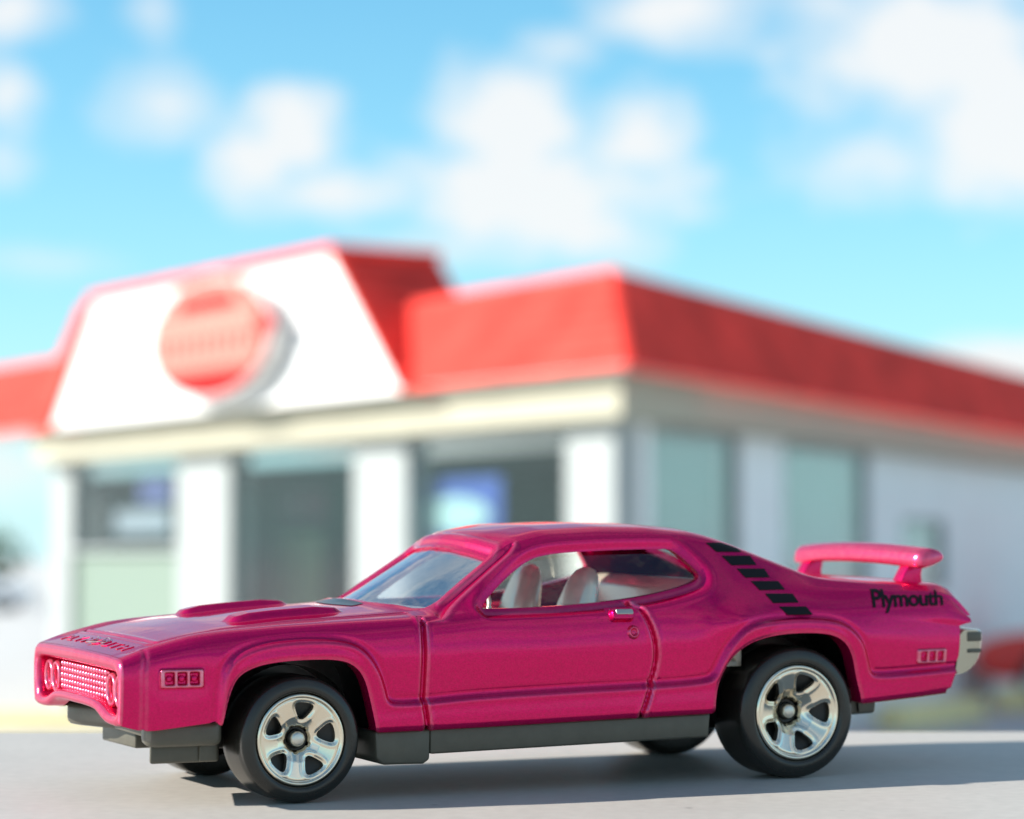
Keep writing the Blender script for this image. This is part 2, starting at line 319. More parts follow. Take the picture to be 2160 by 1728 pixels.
qua_z = curve({-13.4: 11.05, -10.3: 11.95, -8: 12.5, -4.85: 13.05, -.2: 13.55, 5: 13.9, 8.3: 14.1, 9.0: 14.4, 17.2: 19.3, 18.2: 19.75, 21.6: 20.3, 26.3: 20.45, 31: 20.36, 35.3: 20.0, 38: 19.4, 45.8: 16.3, 48: 16.1, 55: 15.7, 58: 15.5, 59.3: 15.0, 60.0: 14.1, 60.5: 13.0}, .4)
cen_z = curve({-13.4: 11.1, -10.3: 12.0, -8: 12.58, -5: 13.12, 0: 13.65, 5.7: 14.0, 7.2: 14.1, 8.0: 14.45, 16.7: 19.45, 18: 19.92, 21.6: 20.36, 26.3: 20.5, 31: 20.42, 35.3: 20.1, 38.5: 19.5, 46: 16.4, 48: 16.2, 55: 15.75, 58: 15.55, 59.3: 15.05, 60.0: 14.15, 60.5: 13.0}, .4)
ctrl = [(sill_d - 1.0, sill_z + .05), (sill_d, sill_z), (cre_d, cre_z), (mid_d, mid_z), (upp_d, upp_z), (sho_d, sho_z), (win_d, win_z), (edg_d, edg_z), (inn_d, inn_z), (qua_d, qua_z), (0 * qua_d, cen_z)]
rows = [4, 14, 24, 18, 10, 8, 44, 9, 32, 22]
G = []; marks = [0]
for k, n in enumerate(rows):
    for t in np.arange(n) / n: G.append((ctrl[k][0] * (1 - t) + ctrl[k + 1][0] * t, ctrl[k][1] * (1 - t) + ctrl[k + 1][1] * t))
    marks.append(marks[-1] + n)
G.append(ctrl[-1]); NR = len(G)
D0 = np.array([g[0] for g in G]).T; Z0 = np.array([g[1] for g in G]).T          # (NX, NR)
# round the section over its corners (more rows = wider rounding), mirrored at the centre line
def smooth_rows(A, sig, odd):
    w = int(3 * sig.max()) + 1; left = 2 * A[:, :1] - A[:, 1:w + 1][:, ::-1]; right = A[:, -w - 1:-1][:, ::-1] * (-1 if odd else 1)
    E = np.concatenate([left, A, right], 1); out = np.zeros_like(A)
    off = np.arange(-w, w + 1)
    for j in range(A.shape[1]):
        g = np.exp(-.5 * (off / sig[j]) ** 2); g /= g.sum(); out[:, j] = E[:, j:j + 2 * w + 1] @ g
    return out
sg = np.interp(np.arange(NR), [0, 4, 6, 18, 42, 60, 72, 80, 90, 118, 126, 134, 150, NR], [.6, .6, 2, 4.5, 6, 5, 4, 3.5, 2.5, 3, 2.6, 3.5, 7, 7])
Dg = smooth_rows(D0, sg, True); Zg = smooth_rows(Z0, sg, False)
Xg = np.repeat(xs[:, None], NR, 1)
# the tail: the flank stops short below the overhanging deck lip
xe = np.interp(Zg[-1], [6.4, 6.7, 8.0, 9.4, 11.9, 12.15], [56.5, 56.9, 57.4, 57.9, 58.1, 59.3])
xe = np.where(np.arange(NR) > 78, 59.75, xe); xe[:6] = np.minimum(xe[:6], 56.6)
kk = np.clip((Xg - 49) / (60.5 - 49), 0, 1)
Xg = np.where(Xg > 49, 49 + kk * (xe[None, :] - 49), Xg)
Pg = np.stack([Xg, C - Dg, Zg], -1)
def grid_normals(P):
    du = np.gradient(P, axis=0); dv = np.gradient(P, axis=1); n = np.cross(du, dv)
    n /= np.linalg.norm(n, axis=-1, keepdims=True) + 1e-12; return n
Ng = grid_normals(Pg)
if Ng[NX // 2, 40, 1] > 0: Ng = -Ng                 # outwards: the near flank faces -y
# --- signed distance tools (2D)
def seg_dist(px, pz, poly, closed=False):
    pts = np.array(poly, float); m = len(pts); best = np.full(px.shape, 1e9)
    for i in range(m if closed else m - 1):
        a = pts[i]; b = pts[(i + 1) % m]; ab = b - a; t = np.clip(((px - a[0]) * ab[0] + (pz - a[1]) * ab[1]) / (ab @ ab + 1e-12), 0, 1)
        best = np.minimum(best, np.hypot(px - a[0] - t * ab[0], pz - a[1] - t * ab[1]))
    return best
def inside(px, pz, poly):
    r = np.zeros(px.shape, bool); pts = np.array(poly, float); m = len(pts)
    for i in range(m):
        x1, z1 = pts[i]; x2, z2 = pts[(i + 1) % m]
        if z1 == z2: continue
        c = ((z1 > pz) != (z2 > pz)) & (px < (x2 - x1) * (pz - z1) / (z2 - z1) + x1); r ^= c
    return r
def sdist(px, pz, poly): return seg_dist(px, pz, poly, True) * np.where(inside(px, pz, poly), -1, 1)
def sstep(a, b, v): t = np.clip((v - a) / (b - a), 0, 1); return t * t * (3 - 2 * t)
def chaikin(poly, n=2, closed=True):
    P = [np.array(p, float) for p in poly]
    for _ in range(n):
        Q = []
        m = len(P)
        if not closed: Q.append(P[0])
        for i in range(m if closed else m - 1):
            a, b = P[i], P[(i + 1) % m]; Q += [.75 * a + .25 * b, .25 * a + .75 * b]
        if not closed: Q.append(P[-1])
        P = Q
    return [tuple(p) for p in P]
archF = [(-6.2, 0), (-6.05, 5.0), (-6.0, 6.3), (-5.55, 8.27), (-4.95, 9.55), (-3.6, 10.2), (-1.8, 10.5), (.4, 10.59), (2.6, 10.55), (3.9, 10.2), (4.85, 9.21), (5.45, 7.25), (5.85, 5.39), (5.95, 4), (6, 0)]
archR = [(34.4, 0), (34.5, 5.0), (34.55, 6.5), (34.75, 7.7), (35.44, 9.24), (36.3, 10.3), (37.7, 11.15), (40.2, 11.66), (44.0, 11.67), (45.8, 11.2), (46.9, 10.0), (47.5, 7.85), (47.95, 6.4), (48.1, 5), (48.2, 0)]
archF = archF[:2] + chaikin(archF[2:-2], 2, False) + archF[-2:]; archR = archR[:2] + chaikin(archR[2:-2], 2, False) + archR[-2:]
lipF = chaikin([(-6.3, 4), (-6.3, 6.3), (-6.1, 8.8), (-5.75, 10.3), (-4.6, 11.2), (-2.66, 11.72), (-.12, 11.92), (2.4, 11.89), (4.1, 11.58), (5.15, 10.87), (6.05, 9.56), (6.55, 8.18), (6.8, 7.3), (7.6, 7.12), (10.2, 7.2), (13.7, 7.46), (23.15, 7.71), (28.6, 7.8), (33.6, 8.0), (34.5, 8.4), (35.0, 9.6), (35.7, 10.85), (36.85, 11.97), (38.8, 12.53), (41.85, 12.74), (44.96, 12.6), (46.67, 12.04), (47.94, 10.78), (48.55, 9.16), (48.8, 8.3), (49.5, 8.03), (53, 8.15), (57, 8.33), (59, 8.4), (59, 4)], 2, False)
winP = chaikin([(15.1, 14.03), (15.6, 13.97), (20.56, 14.03), (24.94, 14.29), (28.60, 14.63), (31.81, 15.19), (34.05, 15.8), (34.5, 16.3), (34.3, 16.75), (32.95, 18.2), (32.4, 18.4), (25.73, 18.28), (21.82, 18.06), (19.91, 17.6), (18.02, 16.42), (16.12, 14.95)], 2)
seamF = chaikin([(10.02, 4.5), (9.99, 5.42), (9.7, 7.2), (9.68, 8.08), (9.71, 11.55), (9.82, 13.2), (9.9, 13.6)], 1, False)
seamR = chaikin([(27.3, 14.7), (27.6, 14.5), (28.35, 13.7), (29.0, 12.2), (29.29, 10.4), (29.2, 9.2), (28.9, 8.1), (28.33, 6.38), (27.8, 5.3), (27.7, 4.6)], 2, False)
grvA = [(9.82, 13.25), (11.35, 13.55), (18.2, 18.38), (18.75, 18.95)]
bumpS = [(-11.85, 5.0), (-11.85, 10.0), (-11.6, 11.4)]
wsP = [(8.9, 0), (9.1, 3), (9.75, 6), (10.9, 8.3), (11.75, 9.15), (12.2, 9.2), (16.6, 8.35), (16.9, 8.1), (16.75, 7.4), (16.2, 4.5), (15.95, 0)]
wsP = wsP + [(a, -b) for a, b in wsP[-2:0:-1]]
bgP = [(39.4, 8.0), (44.6, 8.6), (45.0, 8.2), (45.3, 0), (45.0, -8.2), (44.6, -8.6), (39.4, -8.0), (39.0, 0)]
side = np.arange(NR)[None, :] <= marks[7] + 2          # rows up to the roof edge
top = np.arange(NR)[None, :] >= marks[6] + 20
low = np.arange(NR)[None, :] <= marks[6]
fad = lambda m: m.astype(float)
disp = np.zeros((NX, NR)); wear_sunlit = np.zeros((NX, NR))
dl = sdist(Xg, Zg, lipF)                                # raised flange round the arches and along the sill
disp += .34 * sstep(.2, -.2, dl) * fad(low)
disp -= .09 * np.exp(-((dl - .36) / .2) ** 2) * fad(low)
disp += .05 * np.exp(-((dl + .3) / .14) ** 2) * fad(low)
wear_sunlit += .25 * np.exp(-((dl + .22) / .12) ** 2) * fad(low)
for A in (archF, archR):
    da = sdist(Xg, Zg, A); disp -= .16 * sstep(.3, 0, da) * fad(low); wear_sunlit += .4 * np.exp(-((da - .1) / .12) ** 2) * fad(low)
dw = sdist(Xg, Zg, winP)
disp -= .42 * sstep(.85, .12, dw) * fad(side & (Zg > 13.0)); disp += .05 * np.exp(-((dw - 1.0) / .2) ** 2) * fad(side & (Zg > 13.2))
wear_sunlit += .5 * np.exp(-((dw - .05) / .12) ** 2) * fad(side)
for sm, s0 in ((seamF, low), (seamR, low)):
    q = seg_dist(Xg, Zg, sm); m = fad(s0)
    disp += (-.46 * np.exp(-(q / .16) ** 2) + .05 * np.exp(-((q - .42) / .16) ** 2)) * m; wear_sunlit += .75 * np.exp(-((q - .30) / .09) ** 2) * m
q = seg_dist(Xg, Zg, grvA); m = fad(side & (np.arange(NR)[None, :] >= marks[5] - 2))
disp += (-.26 * np.exp(-(q / .16) ** 2) + .08 * np.exp(-((q - .42) / .15) ** 2)) * m; wear_sunlit += .6 * np.exp(-((q - .34) / .11) ** 2) * m
q = seg_dist(Xg, Zg, bumpS); disp -= .10 * np.exp(-(q / .14) ** 2) * fad(low); wear_sunlit += .35 * np.exp(-((q - .2) / .12) ** 2) * fad(low)
dws = sdist(Xg, Dg, wsP)
disp -= .35 * sstep(.75, .1, dws) * fad(top & (Xg < 30)); disp += .10 * np.exp(-((dws - 1.05) / .22) ** 2) * fad(top & (Xg > 12) & (Xg < 30))
wear_sunlit += (.7 * np.exp(-((dws - 1.05) / .14) ** 2) + .3 * np.exp(-((dws - .4) / .2) ** 2)) * fad(top & (Xg > 12) & (Xg < 30))
hoodL = [(9.2, 10.0), (4, 10.0), (-9.3, 10.0), (-10.0, 9.8), (-10.27, 9.3), (-10.4, 0)]
q = seg_dist(Xg, Dg, hoodL); m = fad(np.arange(NR)[None, :] >= marks[6] - 4)
disp += (-.14 * np.exp(-((q) / .13) ** 2) + .07 * np.exp(-((q - .3) / .13) ** 2)) * m; wear_sunlit += .8 * np.exp(-((q - .3) / .11) ** 2) * m
# twin hood scoops
def rrect(px, pz, cx, cz, hx, hz, r):
    qx = np.abs(px - cx) - hx + r; qz = np.abs(pz - cz) - hz + r
    return np.hypot(np.maximum(qx, 0), np.maximum(qz, 0)) + np.minimum(np.maximum(qx, qz), 0) - r
SC0, SC1, SCD = -3.6, 5.4, 6.2
ds = rrect(Xg, Dg, (SC0 + SC1) / 2, SCD, (SC1 - SC0) / 2, 1.35, .9)
scoop = .56 * sstep(.18, -.5, ds) * np.interp(Xg, [SC0 - .2, SC0 + 1.6, SC1 - 2.2, SC1 + .1], [.55, 1, 1, .5])
disp += scoop * fad(top)
# haunch over the rear wheel swells out ahead of the arch
disp += .40 * np.exp(-((Xg - 36.6) / 2.3) ** 2 - ((Zg - 12.6) / 1.1) ** 2) * fad(low)
# the front fender is pinched in front of the arch round the marker lamp
disp -= .18 * np.exp(-((Xg + 8.6) / 2.4) ** 2 - ((Zg - 9.3) / 1.2) ** 2) * fad(low)
P = Pg + Ng * disp[..., None]
P[:, -1, 1] = C
N2 = grid_normals(P)
if N2[NX // 2, 40, 1] > 0: N2 = -N2
N2[:, -1, 1] = 0; N2[:, -1] /= np.linalg.norm(N2[:, -1], axis=-1, keepdims=True)
# --- openings: drop the faces inside, slide the rim vertices onto the outline
XA, DA, ZA = P[..., 0], C - P[..., 1], P[..., 2]
fc = lambda A: .25 * (A[:-1, :-1] + A[1:, :-1] + A[:-1, 1:] + A[1:, 1:])
fx, fd, fz = fc(XA), fc(DA), fc(ZA); frow = np.arange(NR - 1)[None, :]
keep = np.ones((NX - 1, NR - 1), bool)
cuts = [(archF, 'z', frow <= marks[6], (0, 1.5)), (archR, 'z', frow <= marks[6], (0, 1.5)), (winP, 'z', (frow > marks[5]) & (frow < marks[7] + 4), (0, .7)),
        (wsP, 'd', (frow >= marks[6] + 20) & (fx < 25), (0, .6)), (bgP, 'd', (frow >= marks[6] + 20) & (fx > 30), (0, .6))]
dPu = np.gradient(P, axis=0); dPv = np.gradient(P, axis=1)
rims = []
for poly, kind, zone, dep in cuts:
    kill = inside(fx, fz if kind == 'z' else fd, poly) & zone
    keep &= ~kill
    vk = np.zeros((NX, NR), bool); vv = np.zeros((NX, NR), bool)
    for a in (slice(0, -1), slice(1, None)):
        for b in (slice(0, -1), slice(1, None)): vk[a, b] |= kill; vv[a, b] |= ~kill
    I, J = np.nonzero(vk & vv)
    pts = np.array(poly); s2 = 2 if kind == 'z' else 1
    for i, j in zip(I, J):
        p = P[i, j]; a = np.array([p[0], p[2] if kind == 'z' else C - p[1]])
        e0 = pts; e1 = np.roll(pts, -1, 0); ab = e1 - e0
        t = np.clip(((a - e0) * ab).sum(1) / ((ab * ab).sum(1) + 1e-12), 0, 1); c = e0 + ab * t[:, None]; c = c[np.argmin(((c - a) ** 2).sum(1))]
        if j == NR - 1 and kind == 'd': c[1] = 0
        du, dv = dPu[i, j], dPv[i, j]; sy = 1 if kind == 'z' else -1
        A = np.array([[du[0], dv[0]], [sy * du[s2], sy * dv[s2]]])
        if abs(np.linalg.det(A)) > 1e-7:
            k = np.clip(np.linalg.solve(A, c - a), -1.2, 1.2); P[i, j] = p + k[0] * du + k[1] * dv
    rims.append((kill, kind, dep))
# --- sort the faces into panels: shell, hood, doors
doorP = [(9.7, 4), (9.7, 8), (9.8, 13.3), (11.4, 13.5), (15.0, 13.8), (15.4, 13.95), (20.5, 14.0), (25, 14.26), (27.35, 14.5), (28.35, 13.7), (29.0, 12.2), (29.29, 10.4), (28.9, 8.1), (28.33, 6.38), (27.9, 4)]
isdoor = inside(fx, fz, doorP) & (frow <= marks[6] + 1) & (frow >= 3)
ishood = (fx > -10.25) & (fx < 9.0) & (fd < 9.98) & (frow >= marks[6] + 4) & ~((fx > 7.5) & (sdist(fx, fd, wsP) < .9))
panel = np.where(isdoor, 1, np.where(ishood, 2, 0))
flat = P.reshape(-1, 3); nfl = N2.reshape(-1, 3); wfl = np.clip(wear_sunlit * .5, 0, 1).reshape(-1)
ii, jj = np.meshgrid(np.arange(NX - 1), np.arange(NR - 1), indexing='ij')
quad = np.stack([ii * NR + jj, ii * NR + jj + 1, (ii + 1) * NR + jj + 1, (ii + 1) * NR + jj], -1)
def mirror(A): B = A.copy(); B[:, 1] = 2 * C - B[:, 1]; return B
def panel_mesh(name, sel, sides, parent, extra=None):
    V = []; Fc = []; NN = []; W = []; n = 0
    q = quad[sel & keep]
    used, inv = np.unique(q, return_inverse=True); q = inv.reshape(q.shape)
    for s in sides:
        v = flat[used]; nn = nfl[used]
        if s == 1: v = mirror(v); nn = nn * np.array([1, -1, 1]); f = q[:, ::-1] + n
        else: f = q + n
        V.append(v); NN.append(nn); W.append(wfl[used]); Fc.append(f); n += len(v)
    V = np.concatenate(V); NN = np.concatenate(NN); W = np.concatenate(W); Fc = np.concatenate(Fc)
    # orient outwards
    p0, p1, p2 = V[Fc[0, 0]], V[Fc[0, 1]], V[Fc[0, 2]]
    if np.dot(np.cross(p1 - p0, p2 - p0), NN[Fc[0, 0]]) < 0: Fc = Fc[:, ::-1]
    V = V.tolist(); Fc = Fc.tolist(); NN = NN.tolist(); W = W.tolist()
    if extra:
        for ev, ef, en in extra:
            b = len(V); V += [tuple(e) for e in ev]; Fc += [tuple(b + k for k in f) for f in ef]; NN += [tuple(e) for e in en]; W += [0.0] * len(ev)
    return obj(name, V, Fc, PAINT, parent, scale=S, normals=NN, attr={'wear_sunlit': W})
extra = []
for kill, kind, (o0, depth) in rims:                 # the thickness of the casting round each opening
    ev, ef, en = [], [], []
    def rim_edge(a, b, inner):
        pa, pb = P[a], P[b]; na, nb = N2[a], N2[b]
        if kind == 'z': qa = pa + np.array([0, depth, 0]); qb = pb + np.array([0, depth, 0])
        else: qa = pa - na * depth; qb = pb - nb * depth
        nrm = np.cross(pb - pa, qa - pa); L_ = np.linalg.norm(nrm)
        if L_ < 1e-9: return
        nrm /= L_
        if np.dot(nrm, np.array(inner) - pa) < 0: nrm = -nrm
        for mir in (0, 1):
            k = len(ev); pts = [pa, pb, qb, qa]; n_ = nrm.copy()
            if mir: pts = [np.array([p[0], 2 * C - p[1], p[2]]) for p in pts]; n_ = n_ * np.array([1, -1, 1])
            ev.extend(pts); en.extend([n_] * 4)
            f = (k, k + 1, k + 2, k + 3)
            if np.dot(np.cross(pts[1] - pts[0], pts[2] - pts[0]), n_) < 0: f = f[::-1]
            ef.append(f)
    I, J = np.nonzero(kill)
    for i, j in zip(I, J):
        ctr = P[i:i + 2, j:j + 2].reshape(-1, 3).mean(0)
        if i > 0 and not kill[i - 1, j]: rim_edge((i, j), (i, j + 1), ctr)
        if i < NX - 2 and not kill[i + 1, j]: rim_edge((i + 1, j), (i + 1, j + 1), ctr)
        if j > 0 and not kill[i, j - 1]: rim_edge((i, j), (i + 1, j), ctr)
        if j < NR - 2 and not kill[i, j + 1]: rim_edge((i, j + 1), (i + 1, j + 1), ctr)
    extra.append((ev, ef, en))
# tail panel closing the back
tv, tf, tn = [], [], []
for j in range(NR):
    p = P[-1, j]; tv += [p + np.array([-.02, 0, 0]), np.array([p[0] - .02, 2 * C - p[1], p[2]])]; tn += [np.array([1., 0, 0])] * 2
    if j: tf.append((2 * j - 2, 2 * j - 1, 2 * j + 1, 2 * j))
extra.append((tv, tf, tn))
panel_mesh('body_shell', panel == 0, (0, 1), CAR, extra)
hood = panel_mesh('hood', panel == 2, (0, 1), CAR)
door = panel_mesh('door', panel == 1, (0,), CAR); door2 = panel_mesh('door', panel == 1, (1,), CAR)
# --- points on the near flank
SJ = slice(0, marks[7] + 1)
sx, sy_, sz = Pg[:, SJ, 0].ravel(), Pg[:, SJ, 1].ravel(), Pg[:, SJ, 2].ravel()
Pn = (Pg + Ng * (.28 * fad(inside(Xg, Zg, lipF) & low))[..., None])[:, SJ].reshape(-1, 3)
gu = np.gradient(Pg, axis=0)[:, SJ].reshape(-1, 3); gv = np.gradient(Pg, axis=1)[:, SJ].reshape(-1, 3); gn = Ng[:, SJ].reshape(-1, 3)
def flank(x, z):
    k = np.argmin((Pn[:, 0] - x) ** 2 + (Pn[:, 2] - z) ** 2)
    A = np.array([[gu[k][0], gv[k][0]], [gu[k][2], gv[k][2]]]); s = np.clip(np.linalg.solve(A, np.array([x - Pn[k][0], z - Pn[k][2]])), -2, 2)
    return Pn[k] + s[0] * gu[k] + s[1] * gv[k], gn[k]
def flank_px(u, v):
    y = 1.5
    for _ in range(8):
        x, z = U(u, v, y); y = flank(x, z)[0][1]
    return U(u, v, y)
def relief(name, mt, parent, x0, x1, z0, z1, nx, nz, hf, wr=0.0):
    """small raised patch on the near flank, height function hf(x, z) in mm"""
    V = []; W = []
    for a in np.linspace(x0, x1, nx):
        for b in np.linspace(z0, z1, nz):
            p, n = flank(a, b); h = hf(a, b); V.append(p + n * h); W.append(wr * min(1, max(0, h / .18)))
    Fc = [(i * nz + j, (i + 1) * nz + j, (i + 1) * nz + j + 1, i * nz + j + 1) for i in range(nx - 1) for j in range(nz - 1)]
    return obj(name, V, Fc, mt, parent, scale=S, attr={'wear_sunlit': W})

# ------------------------------------------------------------------ toy car: nose
def resample(pts, n, end=True):
    pts = np.array(pts, float); s = np.r_[0, np.cumsum(np.linalg.norm(np.diff(pts, axis=0), axis=1))]
    t = np.linspace(0, s[-1], n) if end else np.linspace(0, s[-1], n + 1)[:-1]
    return np.stack([np.interp(t, s, pts[:, k]) for k in range(pts.shape[1])], 1)
def fascia():
    sec = np.stack([C - P[0, :, 1], P[0, :, 2]], 1)
    tops = sec[marks[5]:][::-1]; sides = sec[1:marks[5] + 1][::-1]
    bot = chaikin([tuple(sec[1]), (11.4, 6.0), (9.4, 6.0), (8.0, 6.15), (6.8, 6.55), (5.6, 6.85), (3, 6.95), (0, 6.95)], 2, False)
    outer = np.concatenate([resample(tops, 60, False), resample(sides, 36, False), resample(bot, 60)])
    it = chaikin([(0, 10.02), (9, 9.96), (10.9, 9.86)], 1, False)
    isd = chaikin([(10.9, 9.86), (11.55, 9.7), (11.75, 9.0), (11.7, 7.7), (11.3, 7.0)], 2, False)
    ib = chaikin([(11.3, 7.0), (10.4, 6.78), (8.8, 6.9), (7.4, 7.25), (6.0, 7.6), (3, 7.72), (0, 7.72)], 2, False)
    inner = np.concatenate([resample(it, 60, False), resample(isd, 36, False), resample(ib, 60)])
    prof = [(-.04, -12.2), (0, -13.2), (.0, -13.29), (.03, -13.45), (.10, -13.58), (.22, -13.68), (.4, -13.72), (.6, -13.70), (.78, -13.63), (.92, -13.5), (1.0, -13.32), (1.02, -13.1), (1.03, -12.2)]
    n = len(outer); V = []; Fc = []
    full_o = np.concatenate([outer, (outer * [-1, 1])[-2:0:-1]]); full_i = np.concatenate([inner, (inner * [-1, 1])[-2:0:-1]]); m = len(full_o)
    for t, x in prof:
        q = full_o * (1 - t) + full_i * t
        for d, z in q: V.append((x + .018 * abs(d) * .6 * (1 if x < -13 else 0), C - d, z))
    for k in range(len(prof) - 1):
        for i in range(m): j = (i + 1) % m; Fc.append((k * m + i, k * m + j, (k + 1) * m + j, (k + 1) * m + i))
    fb = obj('front_bumper', V, Fc, PAINT, CAR, scale=S, attr={'wear_sunlit': [.35 if v[0] < -13.3 else .05 for v in V]})  # paler front face: thin paint plus sunlight put into the colour
    fb['label'] = 'pink loop bumper with wavy chin'
    # grille: back plate and beaded bars inside the loop
    bk = len(prof) - 1; V = [(-12.25, C - d, z) for d, z in full_i * .5 + full_o * .5] + [(-12.25, C, 8.6)]
    g = obj('grille', V, [(i, (i + 1) % m, m) for i in range(m)], PAINT, CAR, smooth=False, scale=S)
    for z in (9.56, 9.11, 8.66, 8.21, 7.80):
        pts = []; rr = []
        for k in range(201):
            d = -6.6 + 13.2 * k / 200; pts.append((-12.62, C - d, z)); rr.append(.165 + .125 * math.sin(2 * math.pi * k / 200 * 17))
        gv_, gf_ = tube(pts, rr, 10); obj('grille_bar', gv_, gf_, PAINT, g, scale=S, attr={'wear_sunlit': [.65] * len(gv_)})  # pale bars: thin paint and painted-in sunlight
    for d in (10.15, 7.95, -7.95, -10.15):
        # ring turned round an axis along x, with a domed lens inside
        ring = [(1.02 + .17 * math.cos(a), .17 * math.sin(a)) for a in np.linspace(0, 2 * math.pi, 13)]
        V, Fc = lathe_y(ring, 40, 0, 0); V = [(-12.75 + v[1] * 1.6, C - d + v[0], 8.42 + v[2] * 1.06) for v in V]
        hl = obj('headlight', V, Fc, PAINT, CAR, scale=S, attr={'wear_sunlit': [.65] * len(V)})  # pale ring and lens: thin paint with a sunlit tone painted in
        dome = [(.001, -.42)] + [(.95 * math.sin(a), -.42 * math.cos(a)) for a in np.linspace(.15, 1.5, 8)]
        V, Fc = lathe_y(dome, 32, 0, 0); V = [(-12.35 + v[1] * 1.0, C - d + v[0], 8.42 + v[2] * 1.06) for v in V]
        obj('lens', V, Fc, PAINT, hl, scale=S, attr={'wear_sunlit': [.5] * len(V)})
fascia()
# lettering cast on the nose and the thin script over it
def top_z(x, d):
    i = np.clip((x - X0) / (X1 - X0) * (NX - 1), 0, NX - 1.001); i0 = int(i); f = i - i0
    z = []
    for a in (i0, i0 + 1):
        dd = C - P[a, marks[6]:, 1]; zz = P[a, marks[6]:, 2]; z.append(np.interp(abs(d), dd[::-1], zz[::-1]))
    return z[0] * (1 - f) + z[1] * f
def text_mesh(s, shear=0.0, extr=0.0, bold=0.0, space=1.0):
    cu = bpy.data.curves.new('t', 'FONT'); cu.body = s; cu.shear = shear; cu.extrude = extr; cu.offset = bold; cu.size = 1; cu.space_character = space; cu.resolution_u = 6
    o = bpy.data.objects.new('t', cu); COL.objects.link(o); bpy.context.view_layer.update()
    me = bpy.data.meshes.new_from_object(o.evaluated_get(bpy.context.evaluated_depsgraph_get()))
    bm = bmesh.new(); bm.from_mesh(me); bmesh.ops.triangulate(bm, faces=bm.faces[:])
    for _ in range(4):
        long = [e for e in bm.edges if e.calc_length() > .09 and (e.verts[0].co.xy - e.verts[1].co.xy).length > .09]
        if not long: break
        bmesh.ops.subdivide_edges(bm, edges=long, cuts=1); bmesh.ops.triangulate(bm, faces=bm.faces[:])
    bm.verts.ensure_lookup_table(); bm.verts.index_update()
    V = np.array([v.co for v in bm.verts]); Fc = [tuple(v.index for v in f.verts) for f in bm.faces]; bm.free()
    bpy.data.objects.remove(o); bpy.data.curves.remove(cu); bpy.data.meshes.remove(me)
    V[:, :2] -= V[:, :2].min(0); return V, Fc
V, Fc = text_mesh('PLYMOUTH', extr=.5, bold=.01, space=1.35); V[:, 0] /= V[:, 0].max(); V[:, 1] /= V[:, 1].max(); z = (V[:, 2] > 0).astype(float)
W = []
for (a, b, _), up in zip(V, z):
    y = 21.9 - a * 17.6; x = -12.35 + b * .95; W.append((x, y, top_z(x, y - C) + (.07 if up else -.03)))
nose_text = obj('nose_lettering', W, Fc, PAINT, CAR, smooth=False, scale=S); nose_text['label'] = 'raised pink block letters across the nose'
pth = []
for k in range(60):
    t = k / 59; y = 14.6 - 4.2 * t + .6 * math.sin(t * 19); x = -12.5 + 1.3 * (.5 + .5 * math.sin(t * 9 + 1)); pth.append((x, y, top_z(x, y - C) + .13))
obj('script_emblem', *tube(pth, .03, 6), GREYLINE, CAR, scale=S)
# hood scoop mouths are cast in; the cowl vent is a black inset
cv = []; n1, n2 = 24, 6
for i in range(n1 + 1):
    d = -4.2 + 8.4 * i / n1
    for j in range(n2 + 1):
        x = 6.75 + .03 * d * d + (1.35 - .02 * d * d) * j / n2; cv.append((x, C - d, top_z(x, d) + .05))
obj('cowl_vent', cv, [(i * (n2 + 1) + j, (i + 1) * (n2 + 1) + j, (i + 1) * (n2 + 1) + j + 1, i * (n2 + 1) + j + 1) for i in range(n1) for j in range(n2)], BLACK, CAR, scale=S)

# ------------------------------------------------------------------ toy car: windows
def pane(name, k, mt, inset, sides):
    kill = rims[k][0]; q = quad[kill]; used, inv = np.unique(q, return_inverse=True); q = inv.reshape(q.shape)
    base = (Pg - Ng * inset).reshape(-1, 3)[used]
    V = []; Fc = []
    for s in sides:
        b = len(V); V += (mirror(base) if s else base).tolist(); Fc += (q + b).tolist()
    return obj(name, V, Fc, mt, CAR, scale=S)
pane('side_window', 2, CARGLASS, .75, (0,)); pane('side_window', 2, CARGLASS, .75, (1,))
pane('windshield', 3, WINDSHIELD, .55, (0, 1)); pane('rear_window', 4, CARGLASS, .5, (0, 1))

# ------------------------------------------------------------------ toy car: flank details
def marker(x0, x1, z0, z1):
    cx, cz, hx, hz = (x0 + x1) / 2, (z0 + z1) / 2, (x1 - x0) / 2, (z1 - z0) / 2
    w = (x1 - x0 - .5) / 3
    def hf(x, z):
        o = float(rrect(np.array(x), np.array(z), cx, cz, hx, hz, .22)); h = .26 * float(sstep(.06, -.14, np.array(o)))
        for k in range(3):
            i = float(rrect(np.array(x), np.array(z), x0 + .25 + w * (k + .5), cz, w / 2 - .1, hz - .24, .12)); h -= .36 * float(sstep(.05, -.1, np.array(i)))
        return h - .05
    m = relief('side_marker', PAINT, CAR, x0 - .12, x1 + .12, z0 - .12, z1 + .12, 76, 40, hf, .75)
    for k in range(3):
        c = x0 + .25 + w * (k + .5); p, n = flank(c, cz); dome = [(.001, -.16)] + [(.26 * math.sin(a), -.16 * math.cos(a)) for a in np.linspace(.2, 1.55, 6)]
        V, Fc = lathe_y(dome, 14, c, cz, p[1] + .1); obj('lens', V, Fc, PAINT, m, scale=S)
marker(-10.72, -7.45, 8.74, 10.15); marker(53.45, 56.55, 8.85, 10.1)
def hf_handle(x, z):
    o = float(rrect(np.array(x), np.array(z), 26.35, 13.28, 1.02, .44, .36)); return .55 * float(sstep(.1, -.2, np.array(o))) - .06
relief('door_handle', PAINT, door, 25.1, 27.6, 12.65, 13.95, 60, 36, hf_handle)
